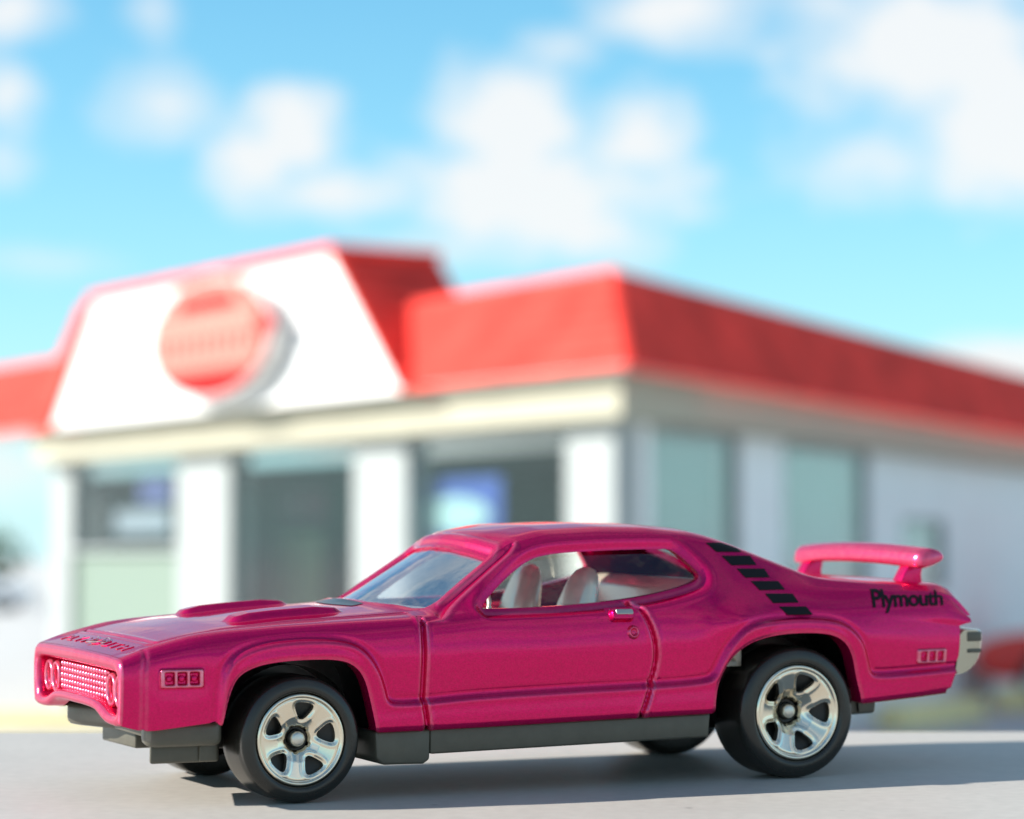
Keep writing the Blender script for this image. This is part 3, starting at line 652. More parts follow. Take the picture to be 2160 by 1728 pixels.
def hf_grip(x, z):
    o = float(rrect(np.array(x), np.array(z), 26.5, 13.42, .82, .26, .2)); return .60 * float(sstep(.06, -.12, np.array(o))) - .06
relief('handle_grip', HANDLE, door, 25.5, 27.5, 13.0, 13.85, 60, 30, hf_grip)
def hf_lock(x, z):
    r = math.hypot(x - 27.25, z - 12.02); return .30 * math.exp(-((r - .36) / .14) ** 2) + .12 * math.exp(-(r / .2) ** 2) - .05
relief('door_lock', PAINT, door, 26.6, 27.9, 11.4, 12.65, 44, 44, hf_lock, .3)
# six black strobe blocks down the rear pillar
c4 = lambda a, b: (1400 + a * .3525, 1080 + b * .3525)
for qd in (((250, 185), (420, 185), (465, 240), (315, 240)), ((345, 263), (515, 263), (555, 318), (405, 320)), ((435, 340), (600, 340), (635, 392), (490, 395)),
           ((520, 415), (685, 415), (725, 465), (575, 470)), ((605, 490), (770, 490), (808, 543), (655, 547)), ((688, 567), (850, 567), (893, 615), (740, 617))):
    q = [np.array(flank_px(*c4(*p))) for p in qd]; V = []; n1, n2 = 14, 8
    for i in range(n1 + 1):
        for j in range(n2 + 1):
            a, b = i / n1, j / n2; x, z = (q[0] * (1 - a) + q[1] * a) * (1 - b) + (q[3] * (1 - a) + q[2] * a) * b
            p, n = flank(x, z); V.append(p + n * .035)
    obj('strobe_block', V, [(i * (n2 + 1) + j, (i + 1) * (n2 + 1) + j, (i + 1) * (n2 + 1) + j + 1, i * (n2 + 1) + j + 1) for i in range(n1) for j in range(n2)], PRINT, CAR, scale=S)
# script name on the rear quarter
V, Fc = text_mesh('Plymouth', shear=.25, bold=.018, space=.92); V[:, 0] /= V[:, 0].max(); V[:, 1] /= V[:, 1].max()
W = []
for a, b, _ in V:
    x = 49.4 + a * 7.35; z0 = 13.05 + a * .15; z1 = 15.0 - a * .22; p, n = flank(x, z0 + (z1 - z0) * b); W.append(p + n * .06)
obj('script_lettering', W, Fc, PRINT, CAR, smooth=False, scale=S)

# ------------------------------------------------------------------ toy car: wing and rear bumper
def wing():
    prof = [(55.45, 16.55), (55.35, 17.2), (55.6, 17.9), (56.3, 18.25), (57.1, 18.27), (57.8, 18.05), (58.15, 17.7), (58.1, 17.3), (57.5, 16.95), (56.4, 16.6)]
    prof = chaikin(prof, 2); m = len(prof); V = []; Fc = []; ys = [2.75, 2.85, 3.1, 3.6] + list(np.linspace(4.5, 21.6, 26)) + [22.5, 23.0, 23.25, 23.35]
    cx, cz = 56.9, 17.6
    for k, y in enumerate(ys):
        e = min(y - 2.75, 23.35 - y); s = .72 + .28 * math.sin(min(e / .5, 1) * math.pi / 2); t = (y - C) / 10.3
        dz = .40 * (1 - t * t) ; dx = -.5 * (1 - t * t)
        for x, z in prof: V.append((cx + (x - cx) * s + dx, y, cz + (z - cz) * s + dz - .05))
    n = len(ys)
    for k in range(n - 1):
        for i in range(m): Fc.append((k * m + i, k * m + (i + 1) % m, (k + 1) * m + (i + 1) % m, (k + 1) * m + i))
    Fc += [tuple(range(m - 1, -1, -1)), tuple((n - 1) * m + i for i in range(m))]
    w = obj('rear_wing', V, Fc, PAINT, CAR, scale=S, attr={'wear_sunlit': [.32] * len(V)}); w['label'] = 'pink wing on two short stands over the boot lid'  # even pale tint: the wing's sunlit look put into its colour
    for y0, y1 in ((4.3, 5.7), (20.4, 21.8)):
        mb = MB(); mb.prism_xz([(54.4, 15.1), (56.9, 14.9), (56.7, 16.0), (57.0, 17.2), (55.7, 17.2), (55.0, 16.1)], y0, y1)
        mb.build('wing_stand', PAINT, w, scale=S, bevel=.15)
wing()
def rear_bumper():
    prof = chaikin([(58.0, 11.62), (60.5, 11.6), (60.9, 11.3), (60.95, 10.6), (60.72, 9.3), (59.9, 8.35), (58.5, 7.75), (57.6, 7.75), (57.9, 9.5)], 1)
    V = []; m = len(prof); ys = [.75, .85, 1.1, 1.6, 2.5] + list(np.linspace(4, 22.1, 8)) + [23.6, 24.5, 25.0, 25.25, 25.35]
    for y in ys:
        e = min(y - .75, 25.35 - y); k = .9 * (1 - math.sin(min(e / 1.2, 1) * math.pi / 2))
        for x, z in prof: V.append((x - k * max(0, x - 58.2) / 2.7 * .9, y, z + (9.8 - z) * k * .08))
    n = len(ys); Fc = [(k * m + i, k * m + (i + 1) % m, (k + 1) * m + (i + 1) % m, (k + 1) * m + i) for k in range(n - 1) for i in range(m)]
    Fc += [tuple(range(m - 1, -1, -1)), tuple((n - 1) * m + i for i in range(m))]
    b = obj('rear_bumper', V, Fc, mat('dull_chrome', (.42, .39, .32), .22, 1.0, bump=(900, .2, .00005)), CAR, scale=S, angle=50); b['label'] = 'silver plated rear bumper with dark lamp bars'
    for z0, z1 in ((10.55, 11.35), (9.6, 9.95)):
        mb = MB(); mb.box(58.8, 60.2, .66, .95, z0, z1); mb.build('lamp_bar', BASE, b, scale=S, bevel=.1)
rear_bumper()

# ------------------------------------------------------------------ toy car: base, wells, interior
def base():
    mb = MB()
    mb.prism_xz([(10.45, 3.2), (34.25, 3.58), (34.4, 5.45), (10.45, 5.12)], .45, 25.65)
    o = mb.build('base_rail', BASE, CAR, scale=S, bevel=.18)
    mb = MB(); mb.prism_xz([(6.1, 3.0), (6.6, 2.55), (9.9, 2.5), (10.4, 2.8), (10.44, 5.12), (6.0, 5.05)], .38, 25.72); mb.build('base_step', BASE, CAR, scale=S, bevel=.22)
    for far in (0, 1):
        f = (lambda P_: P_) if not far else (lambda P_: [(x, 2 * C - y) for x, y in P_][::-1])
        mb = MB(); mb.prism_xy(f([(-11.3, 2.0), (-10.5, 1.3), (-5.6, 1.15), (-5.6, 9.2), (-8.6, 9.2), (-9.8, 7.0), (-11.0, 3.8)]), 4.40, 6.3); mb.build('front_valance', BASE, CAR, scale=S, bevel=.6)
        mb = MB(); mb.prism_xy(f([(-10.6, 3.0), (-5.3, 3.0), (-5.3, 11.0), (-8.2, 11.0)] if not far else [(-8.6, 3.0), (-5.3, 3.0), (-5.3, 11.0), (-8.2, 11.0)]), 3.08, 4.6); mb.build('base_front', BASE, CAR, scale=S, bevel=.2)
        mb = MB(); mb.prism_xy(f([(-6.9, 2.75), (-5.5, 2.75), (-5.5, 3.2), (-6.9, 3.2)]), 3.15, 4.5); mb.build('base_block', BASE, CAR, scale=S, bevel=.12)
    mb = MB(); mb.box(-9.2, -5.5, 8.6, 17.5, 4.45, 6.2); mb.build('front_pan', BASE, CAR, scale=S, bevel=.2)
    mb = MB(); mb.box(-5.2, 47.2, 6.3, 19.8, 3.7, 6.2); mb.build('base_floor', BLACK, CAR, scale=S, bevel=.2)
    mb = MB(); mb.prism_xz([(47.2, 4.75), (50.3, 4.85), (50.45, 6.0), (52, 6.4), (56, 6.6), (56, 7.4), (47.2, 7)], 1.5, 24.6); mb.build('base_rear', BASE, CAR, scale=S, bevel=.25)
    for A in (archF, archR):
        cx = (A[1][0] + A[-2][0]) / 2; out = [(cx + (x - cx) * 1.07, z + .35 if z > 6 else z) for x, z in A if z > 3.9]
        for s in (0, 1):
            f = (lambda y: y) if s == 0 else (lambda y: 2 * C - y)
            n = len(out); V = [(x, f(1.2), z) for x, z in out] + [(x, f(6.6), z) for x, z in out]
            Fc = [(i, i + 1, i + 1 + n, i + n) for i in range(n - 1)] + [tuple(range(n, 2 * n))]
            obj('wheel_well', V, Fc, BLACK, CAR, scale=S, angle=40)
    # rounded inner tub over each wheel
    for x, z, r in ((0, 4.7, 5.35), (42.3, 5.3, 5.95)):
        for s in (0, 1):
            V, Fc = lathe_y([(r, 0), (r, 3.2)], 48, x, z, 3.0 if s == 0 else 2 * C - 6.2)
            keepf = [f for f in Fc if min(V[i][2] for i in f) > z - 1]
            obj('inner_fender', V, keepf, BLACK, CAR, scale=S)
base()
def interior():
    mb = MB(); mb.box(12.5, 38, 1.9, 24.2, 9.0, 9.4); mb.box(12.3, 12.7, 1.9, 24.2, 9, 13.0); mb.box(37.6, 38, 1.9, 24.2, 9, 15.4)
    t = mb.build('interior_tub', CREAM, CAR, scale=S)
    mb = MB(); mb.prism_xz([(12.6, 11.5), (15.6, 11.8), (15.9, 12.9), (15.2, 13.6), (13.2, 13.9), (12.0, 13.6)], 3.0, 23.1); mb.build('dashboard', CREAM, t, scale=S, bevel=.25)
    for yc in (7.6, 18.5):
        # bucket: cushion and a back that tapers to a rounded head
        V = []; Fc = []; m = 20
        lv = [(10.5, 25.5, 1.35, 2.6), (12.5, 25.9, 1.35, 2.55), (14.0, 26.2, 1.25, 2.3), (15.2, 26.55, 1.1, 1.9), (16.1, 26.8, .9, 1.5), (16.65, 26.95, .6, 1.05), (16.9, 27.0, .2, .4)]
        for z, x, hx, hy in lv:
            for k in range(m):
                a = 2 * math.pi * k / m; ca, sa = math.cos(a), math.sin(a); e = .7
                V.append((x + hx * math.copysign(abs(ca) ** e, ca), yc + hy * math.copysign(abs(sa) ** e, sa), z))
        for k in range(len(lv) - 1):
            for i in range(m): Fc.append((k * m + i, k * m + (i + 1) % m, (k + 1) * m + (i + 1) % m, (k + 1) * m + i))
        Fc.append(tuple((len(lv) - 1) * m + i for i in range(m)))
        s = obj('seat', V, Fc, CREAM, CAR, scale=S)
        mb = MB(); mb.prism_xz([(19.5, 9.4), (25.5, 9.4), (25.5, 11.3), (20.2, 11.9), (19.4, 11.5)], yc - 2.6, yc + 2.6); mb.build('cushion', CREAM, s, scale=S, bevel=.4)
    mb = MB(); mb.prism_xz([(30.0, 9.4), (36.5, 9.4), (36.9, 15.6), (35.6, 16.0), (34.3, 15.2), (33.3, 12.6), (30.3, 12.3)], 3.2, 22.9); mb.build('rear_bench', CREAM, CAR, scale=S, bevel=.4)
    pts = [(17.6 + .55 * math.sin(a) * .6, 7.6 + 1.75 * math.cos(a), 13.6 + 1.55 * math.sin(a)) for a in np.linspace(0, 2 * math.pi, 33)[:-1]]
    sw = obj('steering_wheel', *tube(pts, .2, 8, True), CREAM, CAR, scale=S)
    mb = MB(); mb.add(*tube([(15.4, 7.6, 12.7), (17.4, 7.6, 13.5)], .35, 10)); mb.add(*tube([(17.6, 6.0, 13.6), (17.6, 9.2, 13.6)], .2, 8)); mb.build('steering_column', CREAM, sw, scale=S)
interior()

# ------------------------------------------------------------------ toy car: wheels
def rim_mesh(R, dish):
    nr, na = 54, 300; rr = np.linspace(.20, 1.0, nr); aa = np.arange(na) / na * 2 * math.pi
    RR, AA = np.meshgrid(rr, aa, indexing='ij')
    hole = chaikin([(.43, -.05), (.43, .05), (.55, .14), (.70, .225), (.79, .20), (.82, 0), (.79, -.20), (.70, -.225), (.55, -.14)], 2)
    loc = (AA + math.pi / 5) % (2 * math.pi / 5) - math.pi / 5
    hx, hy = RR * np.cos(loc), RR * np.sin(loc)
    sd_ = sdist(hx, hy, hole)
    star = .255 + .035 * np.clip(np.cos(5 * (AA + math.pi / 5)) * 2.2 - 1.0, 0, 1) - RR      # >0 inside the hub opening
    Y = np.interp(RR, [.2, .3, .5, .84, .885, .905, .93, .965, 1.0], [dish, dish * .8, dish * .42, .14, .14, .20, -.02, -.06, .05])
    Y = Y + .10 * sstep(.07, .0, sd_) - .03 * np.exp(-((sd_ - .09) / .03) ** 2) + .12 * sstep(-.05, 0, star)
    V = np.stack([RR * np.cos(AA) * R, Y, RR * np.sin(AA) * R], -1)
    rc = .5 * (RR[:-1] + RR[1:]); A2 = (AA + np.roll(AA, -1, 1)) / 2; A2[:, -1] = AA[:, -1] + math.pi / na; A2 = A2[:-1]
    lc = (A2 + math.pi / 5) % (2 * math.pi / 5) - math.pi / 5
    kh = inside(rc * np.cos(lc), rc * np.sin(lc), hole); ks = (.255 + .035 * np.clip(np.cos(5 * (A2 + math.pi / 5)) * 2.2 - 1.0, 0, 1) - rc) > 0
    kill = kh | ks
    # slide rim vertices of the windows onto the outline
    vk = np.zeros((nr, na), bool); vv = np.zeros((nr, na), bool)
    for a in (slice(0, -1), slice(1, None)):
        for sh in (0, 1): vk[a] |= np.roll(kh, sh, 1); vv[a] |= ~np.roll(kh, sh, 1)
    pts = np.array(hole); e0 = pts; e1 = np.roll(pts, -1, 0); ab = e1 - e0
    for i, j in zip(*np.nonzero(vk & vv)):
        a = np.array([hx[i, j], hy[i, j]]); t = np.clip(((a - e0) * ab).sum(1) / (ab * ab).sum(1), 0, 1); c = e0 + ab * t[:, None]; c = c[np.argmin(((c - a) ** 2).sum(1))]
        th = AA[i, j] - loc[i, j]; V[i, j, 0] = R * (c[0] * math.cos(th) - c[1] * math.sin(th)); V[i, j, 2] = R * (c[0] * math.sin(th) + c[1] * math.cos(th))
    L_ = V.reshape(-1, 3).tolist(); Fc = []
    for i in range(nr - 1):
        for j in range(na):
            j2 = (j + 1) % na
            if not kill[i, j]: Fc.append((i * na + j, i * na + j2, (i + 1) * na + j2, (i + 1) * na + j))
    def wall(p, q):
        k = len(L_); a, b = list(L_[p]), list(L_[q]); L_.extend([a, b, [b[0], b[1] + .55, b[2]], [a[0], a[1] + .55, a[2]]]); Fc.append((k, k + 1, k + 2, k + 3))
    for i in range(nr - 1):
        for j in range(na):
            if not kill[i, j]: continue
            j2 = (j + 1) % na
            if i > 0 and not kill[i - 1, j]: wall(i * na + j, i * na + j2)
            if i < nr - 2 and not kill[i + 1, j]: wall((i + 1) * na + j, (i + 1) * na + j2)
            if not kill[i, j - 1]: wall(i * na + j, (i + 1) * na + j)
            if not kill[i, j2]: wall(i * na + j2, (i + 1) * na + j2)
    return L_, Fc
def wheel(r, R, dish, x, rot, w):
    e = empty('wheel', parent=CAR); e.location = (x * S, 0, r * S)
    prof = [(R + .02, 1.0), (R + .02, .32), (R + .10, .16), (R + .24, .02), (R + .5, -.02), (r - .55, .06), (r - .28, .18), (r - .10, .40), (r - .02, .75), (r, 1.1), (r, w - .6), (r - .12, w - .2), (r - .4, w), (R - .3, w)]
    pr = chaikin(prof, 1, False); V, Fc = lathe_y(pr, 120, 0, 0); obj('tyre', V, Fc, TYRE, e, scale=S)
    V, Fc = rim_mesh(R, dish); c, s = math.cos(rot), math.sin(rot); V = [(a * c - b * s, y + .12, a * s + b * c) for a, y, b in V]
    obj('rim', V, Fc, CHROME, e, scale=S)
    V, Fc = lathe_y([(.001, dish + .75), (R * .45, dish + .7), (R * .9, .95), (R, .95)], 48, 0, 0); obj('wheel_centre', V, Fc, SPOKEHOLE, e, scale=S)
    V, Fc = lathe_y([(.001, dish - .38), (.35, dish - .36), (.50, dish - .28), (.57, dish - .1), (.57, dish + .8)], 24, 0, 0); obj('axle_end', V, Fc, AXLE, e, scale=S)
    V, Fc = lathe_y([(.6, dish + .55), (.8, dish + .35), (R * .26, dish + .35), (R * .27, dish + .6)], 30, 0, 0); obj('hub', V, Fc, BLACK, e, scale=S)
    return e
def far_copy(e):
    c = e.copy(); COL.objects.link(c)
    for ch in list(e.children):
        d = ch.copy(); COL.objects.link(d); d.parent = c
    c.location.y = 2 * C * S; c.rotation_euler = (0, 0, math.pi)
    return c
wf = wheel(4.70, 3.38, 1.05, 0.05, math.radians(82 - 0), 4.9); wr = wheel(5.28, 3.78, 1.75, 42.2, math.radians(70), 5.1)
far_copy(wf); far_copy(wr)

# ------------------------------------------------------------------ restaurant
PIER_SHADED = mat('eave_shaded_pier_paint', (.33, .36, .36), .6, 0, var=(3, .05)); WALLM = mat('white_wall_paint', (.88, .89, .88), .7, 0, var=(3, .05)); GABLE = mat('white_gable_panel', (.82, .82, .81), .6, 0, var=(2, .03))  # pier paint is the wall white with eave shade mixed into it
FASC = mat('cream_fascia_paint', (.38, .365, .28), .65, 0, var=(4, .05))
ROOFR = mat('red_roof_shingle', (.80, .065, .05), .8, 0, spec=.1, bump=(30, .4, .02), var=(2.5, .3))
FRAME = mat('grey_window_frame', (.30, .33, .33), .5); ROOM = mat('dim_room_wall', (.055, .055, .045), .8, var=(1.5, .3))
PANE = glass_mat('shop_glass', (.85, .9, .9), .0, .01); BLIND = mat('pale_green_blind', (.46, .50, .46), .7, var=(5, .08))
LOWER = mat('pale_green_panel', (.17, .23, .19), .6); SIGNR = mat('red_sign_face', (.45, .012, .012), .6, spec=.1); CREAMP = mat('cream_sign_paint', (.46, .22, .18), .6, spec=.1); SIGNW = mat('white_sign_box', (.7, .7, .68), .5)
YEL = mat('yellow_kerb_paint', (.86, .72, .36), .75, var=(6, .2)); POSTB = mat('blue_poster_print', (.05, .09, .38), .5); POSTP = mat('pale_poster_print', (.45, .62, .62), .5)
POSTV = mat('violet_poster_print', (.13, .13, .36), .5); POSTW = mat('grey_poster_print', (.38, .38, .44), .5); BROWN = mat('dark_brown_wood', (.035, .022, .012), .5)
REDP = mat('dull_red_print', (.16, .02, .05), .5); OLIVE = mat('olive_cloth', (.20, .23, .13), .8)
K = Vector((.74, 19.0, 0)); TL, TR = math.radians(33), math.radians(25)
eL = Vector((-math.sin(TL), math.cos(TL), 0)); eR = Vector((math.sin(TR), math.cos(TR), 0))
nL = Vector((-math.cos(TL), -math.sin(TL), 0)); nR = Vector((math.cos(TR), -math.sin(TR), 0))
def along(px, e, n, off=0.0):                # photo column -> metres along a facade
    o = K + n * off; k = (px - 1080) / F; return (k * o.y - o.x) / (e.x - k * e.y)
def hgt(py, px, e, n, off=0.0):              # photo row -> height on that facade
    p = K + n * off + e * along(px, e, n, off); return CAMZ + (1180 - py) / F * p.y
BLD = empty('restaurant', Matrix.Translation((K.x, K.y, 0)))
tag(BLD, 'white single storey restaurant with red mansard roof behind the toy car', 'building')
def fbox(mb, e, n, s0, s1, z0, z1, o0, o1):  # box on a facade: along s, height z, outward o
    b = Vector((0, 0, 0)); P8 = [b + e * s + n * o + Vector((0, 0, z)) for z in (z0, z1) for s, o in ((s0, o0), (s1, o0), (s1, o1), (s0, o1))]
    mb.add([tuple(p) for p in P8], [(0, 1, 2, 3), (7, 6, 5, 4), (0, 4, 5, 1), (1, 5, 6, 2), (2, 6, 7, 3), (3, 7, 4, 0)])
def fpart(name, m, e, n, *a, parent=None, bevel=0):
    mb = MB(); fbox(mb, e, n, *a); o = mb.build(name, m, parent or BLD, smooth=False, bevel=bevel); return o
def slab(name, m, p, t, parent):             # quad p (4 points) with thickness vector t
    V = [tuple(q) for q in p] + [tuple(q + t) for q in p]
    return obj(name, V, [(0, 1, 2, 3), (7, 6, 5, 4), (0, 4, 5, 1), (1, 5, 6, 2), (2, 6, 7, 3), (3, 7, 4, 0)], m, parent, smooth=False)
ZE, ZF, ZT = 2.90, 2.57, 3.65
cv_ = (nL + nR) / (1 + nL.dot(nR)); CS = cv_.dot(eL)      # where the two facades' overhangs meet, per metre of overhang
sL = lambda px, off=0.0: along(px, eL, nL, off); sR = lambda px, off=0.0: along(px, eR, nR, off)
LEND, RLEND, REND = sL(112), sL(-60), 17.5
# walls: piers, lintel boards and breast walls
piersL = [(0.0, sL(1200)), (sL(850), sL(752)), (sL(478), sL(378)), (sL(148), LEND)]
for a, b in piersL: fpart('wall_pier', PIER_SHADED, eL, nL, a + .003, b - .003, 0, ZF, -.25, 0)
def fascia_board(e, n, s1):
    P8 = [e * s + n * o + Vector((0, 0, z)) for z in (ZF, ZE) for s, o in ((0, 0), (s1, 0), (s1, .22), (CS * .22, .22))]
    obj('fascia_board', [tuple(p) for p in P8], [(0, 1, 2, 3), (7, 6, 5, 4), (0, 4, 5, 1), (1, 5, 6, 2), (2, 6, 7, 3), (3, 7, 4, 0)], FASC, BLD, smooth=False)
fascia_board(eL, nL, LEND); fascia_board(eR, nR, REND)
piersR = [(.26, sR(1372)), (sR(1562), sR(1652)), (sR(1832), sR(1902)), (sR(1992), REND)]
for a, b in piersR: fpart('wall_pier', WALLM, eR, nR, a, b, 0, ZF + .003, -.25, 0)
def window(e, n, s0, s1, z0, z1, pane_m, back=None):
    w = .045; mb = MB()
    for a in ((s0, s0 + w, z0, z1), (s1 - w, s1, z0, z1)): fbox(mb, e, n, *a, -.11, -.005)
    for a in ((s0 + w, s1 - w, z0, z0 + w), (s0 + w, s1 - w, z1 - w, z1)): fbox(mb, e, n, *a, -.11, -.005)
    f = mb.build('window', FRAME, BLD, smooth=False)
    fpart('pane', pane_m, e, n, s0 + w, s1 - w, z0 + w, z1 - w, -.06, -.05, parent=f)
    if back: fpart('blind', back, e, n, s0 + w, s1 - w, z0 + w, z1 - w, -.21, -.19, parent=f)
zb1 = hgt(1165, 260, eL, nL)
window(eL, nL, sL(378), sL(148), zb1, ZF - .01, PANE); fpart('lower_panel', LOWER, eL, nL, sL(378), sL(148), 0, zb1 - .01, -.2, -.08)
window(eL, nL, sL(752), sL(478), .08, ZF - .01, PANE)
window(eL, nL, sL(1200), sL(850), .75, ZF - .01, PANE); fpart('lower_panel', LOWER, eL, nL, sL(1200), sL(850), 0, .74, -.2, -.08)
window(eR, nR, sR(1372), sR(1562), .7, ZF - .01, PANE, BLIND); fpart('lower_panel', WALLM, eR, nR, sR(1372), sR(1562), 0, .69, -.2, -.05)
window(eR, nR, sR(1652), sR(1832), .7, ZF - .01, PANE, BLIND); fpart('lower_panel', WALLM, eR, nR, sR(1652), sR(1832), 0, .69, -.2, -.05)
zs0, zs1 = hgt(1245, 1945, eR, nR), hgt(1095, 1945, eR, nR)
window(eR, nR, sR(1902), sR(1992), zs0, zs1, PANE, BLIND)
fpart('wall_panel', WALLM, eR, nR, sR(1902), sR(1992), 0, zs0 - .005, -.25, -.003); fpart('wall_panel', WALLM, eR, nR, sR(1902), sR(1992), zs1 + .005, ZF, -.25, -.003)
# the room behind the glass
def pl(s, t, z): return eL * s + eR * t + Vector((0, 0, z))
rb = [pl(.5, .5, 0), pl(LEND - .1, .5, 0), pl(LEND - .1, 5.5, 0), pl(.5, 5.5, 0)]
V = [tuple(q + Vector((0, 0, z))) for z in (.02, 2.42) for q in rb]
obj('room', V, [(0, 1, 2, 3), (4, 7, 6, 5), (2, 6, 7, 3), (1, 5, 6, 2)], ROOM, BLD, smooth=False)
slab('roof_deck', WALLM, [pl(.4, .4, ZE + .1), pl(RLEND - .4, .4, ZE + .1), pl(RLEND - .4, REND, ZE + .1), pl(.4, REND, ZE + .1)], Vector((0, 0, .1)), BLD)
# red mansard: overlapping courses leaning back
up = Vector((0, 0, 1)); NC = 7
def mansard(e, n, s1):
    for k in range(NC):
        t0, t1 = k / NC, (k + 1.15) / NC
        def pt(s, t, o):
            oo = .42 - .40 * t + o; return e * (CS * oo if s is None else s) + n * oo + up * (ZE + (ZT - ZE) * t)
        p = [pt(None, t0, .03), pt(s1, t0, .03), pt(s1, t1, 0), pt(None, t1, 0)]
        slab('roof_course', ROOFR, p, -n * .03 + up * .01, BLD)
mansard(eL, nL, RLEND); mansard(eR, nR, REND)
slab('soffit', WALLM, [eL * (CS * .40) + nL * .40 + up * (ZE + .004), eL * RLEND + nL * .40 + up * (ZE + .004), eL * RLEND - nL * .3 + up * (ZE + .004), eL * .3 - nL * .3 + up * (ZE + .004)], up * .03, BLD)
# tall white gable front with red flanks
GO = .50
g0, g1 = sL(852, GO), sL(108, GO); h0, h1 = sL(702, GO), sL(198, GO); ZG = 4.08
def gp(s, z, o): return eL * s + nL * o + up * z
gv = [gp(g0, ZE - .02, GO), gp(g1, ZE - .02, GO), gp(h1, ZG, GO), gp(h0, ZG, GO)]
obj('gable_front', [tuple(v) for v in gv] + [tuple(v - nL * .06) for v in gv], [(0, 1, 2, 3), (7, 6, 5, 4), (0, 4, 5, 1), (1, 5, 6, 2), (2, 6, 7, 3), (3, 7, 4, 0)], GABLE, BLD, smooth=False)
for (a, b, sg_) in ((g0, h0, -1), (g1, h1, 1)):
    for k in range(9):
        t0, t1 = k / 9, (k + 1.12) / 9; q = lambda t, o, pr: gp(a + (b - a) * t + sg_ * pr, ZE - .02 + (ZG - ZE + .02) * t, o)
        slab('roof_course', ROOFR, [q(t0, GO + .04, .05), q(t0, GO - 1.0, .05), q(t1, GO - 1.0, .02), q(t1, GO + .04, .02)], eL * (-sg_ * .05), BLD)
slab('roof_rake', ROOFR, [gp(g1 + .02, ZE - .02, GO - .02), gp(g1 + .70, ZE - .02, GO - .03), gp(h1 + .42, ZG, GO - .03), gp(h1 + .02, ZG, GO - .02)], nL * -.05, BLD)
slab('roof_ridge', ROOFR, [gp(h0 - .06, ZG + .003, GO + .05), gp(h1 + .06, ZG + .003, GO + .05), gp(h1 + .06, ZG + .003, GO - 1.0), gp(h0 - .06, ZG + .003, GO - 1.0)], up * .07, BLD)
slab('gable_back', ROOFR, [gp(g0, ZE, GO - .95), gp(g1, ZE, GO - .95), gp(h1, ZG - .01, GO - .95), gp(h0, ZG - .01, GO - .95)], nL * -.04, BLD)

# oval sign standing off the gable
def sign():
    OFF = GO + .22; sc = sL(440, OFF); zc = hgt(712, 440, eL, nL, OFF); hw = (sL(318, OFF) - sL(562, OFF)) / 2; hh = (hgt(590, 440, eL, nL, OFF) - hgt(836, 440, eL, nL, OFF)) / 2
    root = empty('restaurant_sign', Matrix.Translation(K + eL * sc + nL * OFF + up * (zc - hh))); tag(root, 'red oval sign with pale lettering bands on the white gable', 'sign')
    rel = Vector((0, 0, hh))
    def disc(name, kx, kz, o0, o1, m, par, n=48):
        V = [tuple(rel + eL * (hw * kx * math.cos(a)) + up * (hh * kz * math.sin(a)) + nL * o) for o in (o0, o1) for a in np.linspace(0, 2 * math.pi, n + 1)[:-1]]
        return obj(name, V, [tuple(range(n - 1, -1, -1)), tuple(range(n, 2 * n))] + [(i, (i + 1) % n, (i + 1) % n + n, i + n) for i in range(n)], m, par, smooth=False)
    disc('sign_box', 1.06, 1.06, -.06, .0, SIGNW, root); disc('sign_face', 1, 1, .004, .03, SIGNR, root)
    row = lambda py: (hgt(py, 440, eL, nL, OFF) - zc)
    def band(py0, py1, k0, k1, m, o=.04, name='pale_band'):
        z1, z0 = row(py0), row(py1); zm = (z0 + z1) / 2; w = hw * math.sqrt(max(0, 1 - (zm / hh) ** 2)) * .97
        mb = MB(); V = [rel + eL * s + up * z + nL * q for z in (z0, z1) for s, q in ((w * k0, .031), (w * k1, .031), (w * k1, o), (w * k0, o))]
        mb.add([tuple(v) for v in V], [(0, 1, 2, 3), (7, 6, 5, 4), (0, 4, 5, 1), (1, 5, 6, 2), (2, 6, 7, 3), (3, 7, 4, 0)]); mb.build(name, m, root, smooth=False)
    band(598, 622, -1, 1, CREAMP); band(622, 650, -1, -.62, CREAMP); band(622, 650, .62, 1, CREAMP); band(658, 702, -1, 1, CREAMP); band(752, 780, -1, 1, CREAMP)
    for k in range(11): band(705, 749, -1 + k * .185, -1 + k * .185 + .13, CREAMP, .038, 'letter_stroke')
    mb = MB(); d = [rel + eL * (-hw * 1.0 + .16 * math.cos(a)) + up * (.06 + .09 * math.sin(a)) + nL * q for q in (.041, .06) for a in np.linspace(0, 2 * math.pi, 17)[:-1]]
    mb.add([tuple(v) for v in d], [tuple(range(15, -1, -1)), tuple(range(16, 32))] + [(i, (i + 1) % 16, (i + 1) % 16 + 16, i + 16) for i in range(16)]); mb.build('red_dot', SIGNR, root, smooth=False)
    for s in (-.5, .5):
        mb = MB(); V = [rel + eL * (s + a) + up * b + nL * q for b in (-.05, .05) for a, q in ((-.05, -.225), (.05, -.225), (.05, -.061), (-.05, -.061))]
        mb.add([tuple(v) for v in V], [(0, 1, 2, 3), (7, 6, 5, 4), (0, 4, 5, 1), (1, 5, 6, 2), (2, 6, 7, 3), (3, 7, 4, 0)]); mb.build('bracket', FRAME, root, smooth=False)
sign()

